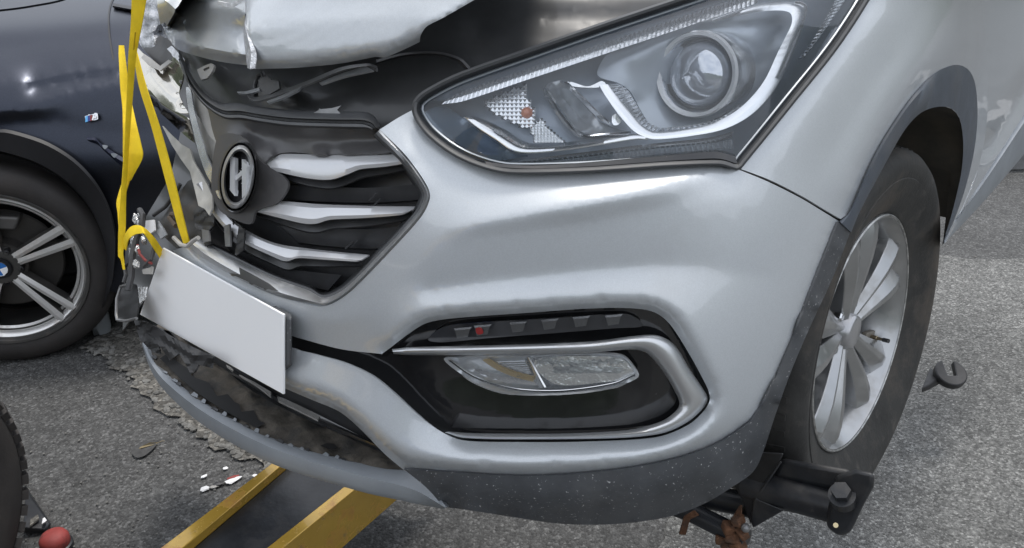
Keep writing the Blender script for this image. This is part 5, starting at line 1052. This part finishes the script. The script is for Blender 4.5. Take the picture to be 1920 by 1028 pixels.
for (c0, ph) in ((-.055, 0), (-.005, .5), (.045, 1.0)):
    rings = []
    for k in range(120):
        a = 2 * PI * k / 120; zz = .010 * (abs(((k + ph * 3) % 6) - 3) / 3 * 2 - 1)
        rings.append([bm.verts.new((c0 + zz + s * .021, math.cos(a) * r_, math.sin(a) * r_)) for s, r_ in ((-1, .297), (-1, .306), (1, .306), (1, .297))])
    for k in range(120):
        a, b = rings[k], rings[(k + 1) % 120]
        for q in range(3): bm.faces.new((a[q], a[q + 1], b[q + 1], b[q]))
bmesh.ops.recalc_face_normals(bm, faces=bm.faces)
o = link('tread_rib', from_bm(bm, 'tread_rib'), M['tyre2'], tt, 30); o.data.transform(TWM)
tl('wheel_disc', [(.09, .165), (.05, .15), (.05, .0)], M['steel'], tw, 40)
kb = thing('red_knob', 'round red rubber knob beside the black truck tyre', 'knob', loc=tuple(gp(108, 1030, 0.0)))
bm = lathe_bm(bmesh.new(), [(.0, .028), (.02, .034), (.036, .034), (.046, .029), (.052, .019), (.053, .0)], 32, 'z'); link('cap', from_bm(bm, 'cap'), M['red'], kb, 50)
bm = lathe_bm(bmesh.new(), [(.0, .038), (.016, .038), (.018, .034), (.02, .030)], 32, 'z'); link('collar', from_bm(bm, 'collar'), M['steel'], kb, 40)
ck = thing('wheel_clamp', 'black steel clamp with a bare worn tip against the truck tyre', 'clamp', loc=tuple(gp(40, 870, .0)))
CK = np.array(ck.location)
def cz(px, py, z): return tuple(gp(px, py, z) - CK)
hexa('clamp_body', [cz(14, 868, .20), cz(30, 876, .20), cz(42, 852, .20), cz(24, 838, .20), cz(12, 842, .25), cz(20, 848, .25), cz(40, 846, .25), cz(26, 826, .25)], M['steel'], ck, .003)
hexa('worn_tip', [cz(17, 846, .255), cz(24, 852, .255), cz(40, 842, .255), cz(26, 830, .255), cz(17, 844, .262), cz(24, 850, .262), cz(39, 840, .262), cz(26, 828, .262)], mat('worn_bright_steel', (.45, .44, .44), .35, .8, 0, noise=(50, .4)), ck, .001)
wd_ = thing('wheel_chock', 'dark wedge shaped chock between the truck tyre and the red knob', 'chock', loc=tuple(gp(70, 970, .0)))
CK = np.array(wd_.location)
hexa('wedge', [cz(44, 1000, 0.005), cz(88, 1000, 0.005), cz(97, 984, 0.005), cz(52, 915, 0.005), cz(44, 990, .03), cz(84, 992, .02), cz(94, 980, .02), cz(48, 916, .03)], M['steel'], wd_, .004)
hexa('pale_face', [cz(56, 990, .03), cz(74, 976, .03), cz(72, 966, .03), cz(56, 976, .03), cz(56, 985, .036), cz(73, 972, .036), cz(71, 964, .036), cz(57, 973, .036)], M['conc'], wd_, .001)
hexa('pale_edge', [cz(78, 985, .03), cz(88, 978, .03), cz(84, 972, .03), cz(80, 974, .03), cz(78, 983, .04), cz(88, 976, .04), cz(84, 970, .04), cz(80, 972, .04)], M['paleshard'], wd_, .001)
# a dark plastic cup-shaped piece by the parked car's tyre
dk = thing('broken_plastic_housing', 'small dark broken plastic housing lying beside the parked car\'s tyre', 'debris', loc=tuple(gp(193, 622, .004)))
bm = lathe_bm(bmesh.new(), [(.0, .030), (.03, .034), (.07, .030), (.085, .022), (.083, .018), (.05, .02)], 14, 'z')
rr = random.Random(3)
for v in bm.verts: v.co += Vector((rr.uniform(-.004, .004),) * 3)
bmesh.ops.recalc_face_normals(bm, faces=bm.faces); o = link('housing', from_bm(bm, 'housing'), M['satin'], dk, 20)
tube('stub', [(.02, .0, .075), (.0, .01, .10)], .006, mat('orange_tip', (.22, .11, .05), .6), dk)
def shard(label, px, py, s, m, seed, cat='shard', name='plastic_shard', flat=.35, sx=1.5, rot=0.):
    rr = random.Random(seed); bm = bmesh.new(); bmesh.ops.create_icosphere(bm, subdivisions=1, radius=1)
    for v in bm.verts: v.co = Vector((v.co.x * sx * rr.uniform(.6, 1.2), v.co.y * rr.uniform(.5, 1.2), v.co.z * flat * rr.uniform(.6, 1.3)))
    bm.transform(Matrix.Rotation(rot, 4, 'Z') @ Matrix.Scale(s, 4)); o = link(name, from_bm(bm, name), m, None, 15); o.location = gp(px, py, .005 + s * flat * .6)
    o['label'] = label; o['category'] = cat; o['group'] = 'broken bits by the yellow boom'; return o
shard('white shard on the dark asphalt, the largest bit of debris, nearest the picture bottom', 384, 916, .012, M['paleshard'], 1, rot=.3)
shard('small white sliver on asphalt just above the largest white shard', 383, 893, .008, M['paleshard'], 2, rot=.8)
shard('tiny white speck, farthest from the boom of the white debris', 422, 878, .007, M['paleshard'], 3)
shard('long white and red lamp splinter beside the yellow boom edge', 438, 900, .013, M['paleshard'], 4, sx=2.2, flat=.25, rot=.5)
shard('thin dark red splinter touching the long white splinter', 436, 895, .009, M['red'], 5, sx=2, rot=.5)
shard('black chip in the line of debris beside the boom', 410, 907, .012, M['black'], 6)
shard('grey chip between the largest white shard and the black chip', 400, 913, .009, M['plastic_grey'], 7)
shard('small pale bit almost touching the yellow boom edge', 478, 892, .008, M['paleshard'], 8)
lf = thing('dry_leaf', 'withered brown leaf on a dark damp spot on the asphalt', 'leaf', loc=tuple(gp(277, 838, .006)))
bm = bmesh.new(); V_ = [bm.verts.new(p) for p in [(-.030, -.012, 0), (-.012, -.012, .005), (.012, .002, .004), (.028, .02, .001), (.004, .010, .008), (-.018, -.002, .003)]]; bm.faces.new(V_); link('blade', from_bm(bm, 'blade'), M['leaf'], lf, None)
tube('stalk', [(.026, .018, .002), (.034, .024, .003), (.040, .025, .001)], .001, M['leaf'], lf)
st = sheet('damp_stain', [tuple(gp(x, y)[:2]) for x, y in [tuple(q) for q in smooth_poly([(248, 852), (256, 840), (272, 833), (288, 831), (294, 838), (284, 850), (270, 860), (256, 862)], True, 4)]], .0085, mat('damp_asphalt', (.046, .046, .046), .75, noise=(60, .4)))
# kerb of the far side seen past the sill
kb2 = thing('far_kerb', 'low grey kerb on the far side, seen below the silver sill at the right edge', 'kerb', loc=tuple(gp(1910, 318, 0)))
KL = np.array(kb2.location)
a, b = gp(1870, 322, 0), gp(1990, 316, 0); d_ = (b - a) / np.linalg.norm(b - a); nn_ = np.array([-d_[1], d_[0], 0])
a = a - d_ * .1; b = b + d_ * 4
hexa('kerb_stone', [tuple(p - KL) for p in (a, b, b + nn_ * .25, a + nn_ * .25)] + [tuple(p + np.array([0, 0, .14]) - KL) for p in (a, b, b + nn_ * .25, a + nn_ * .25)], mat('kerb_concrete', (.20, .20, .20), .85, noise=(20, .25)), kb2, .01)
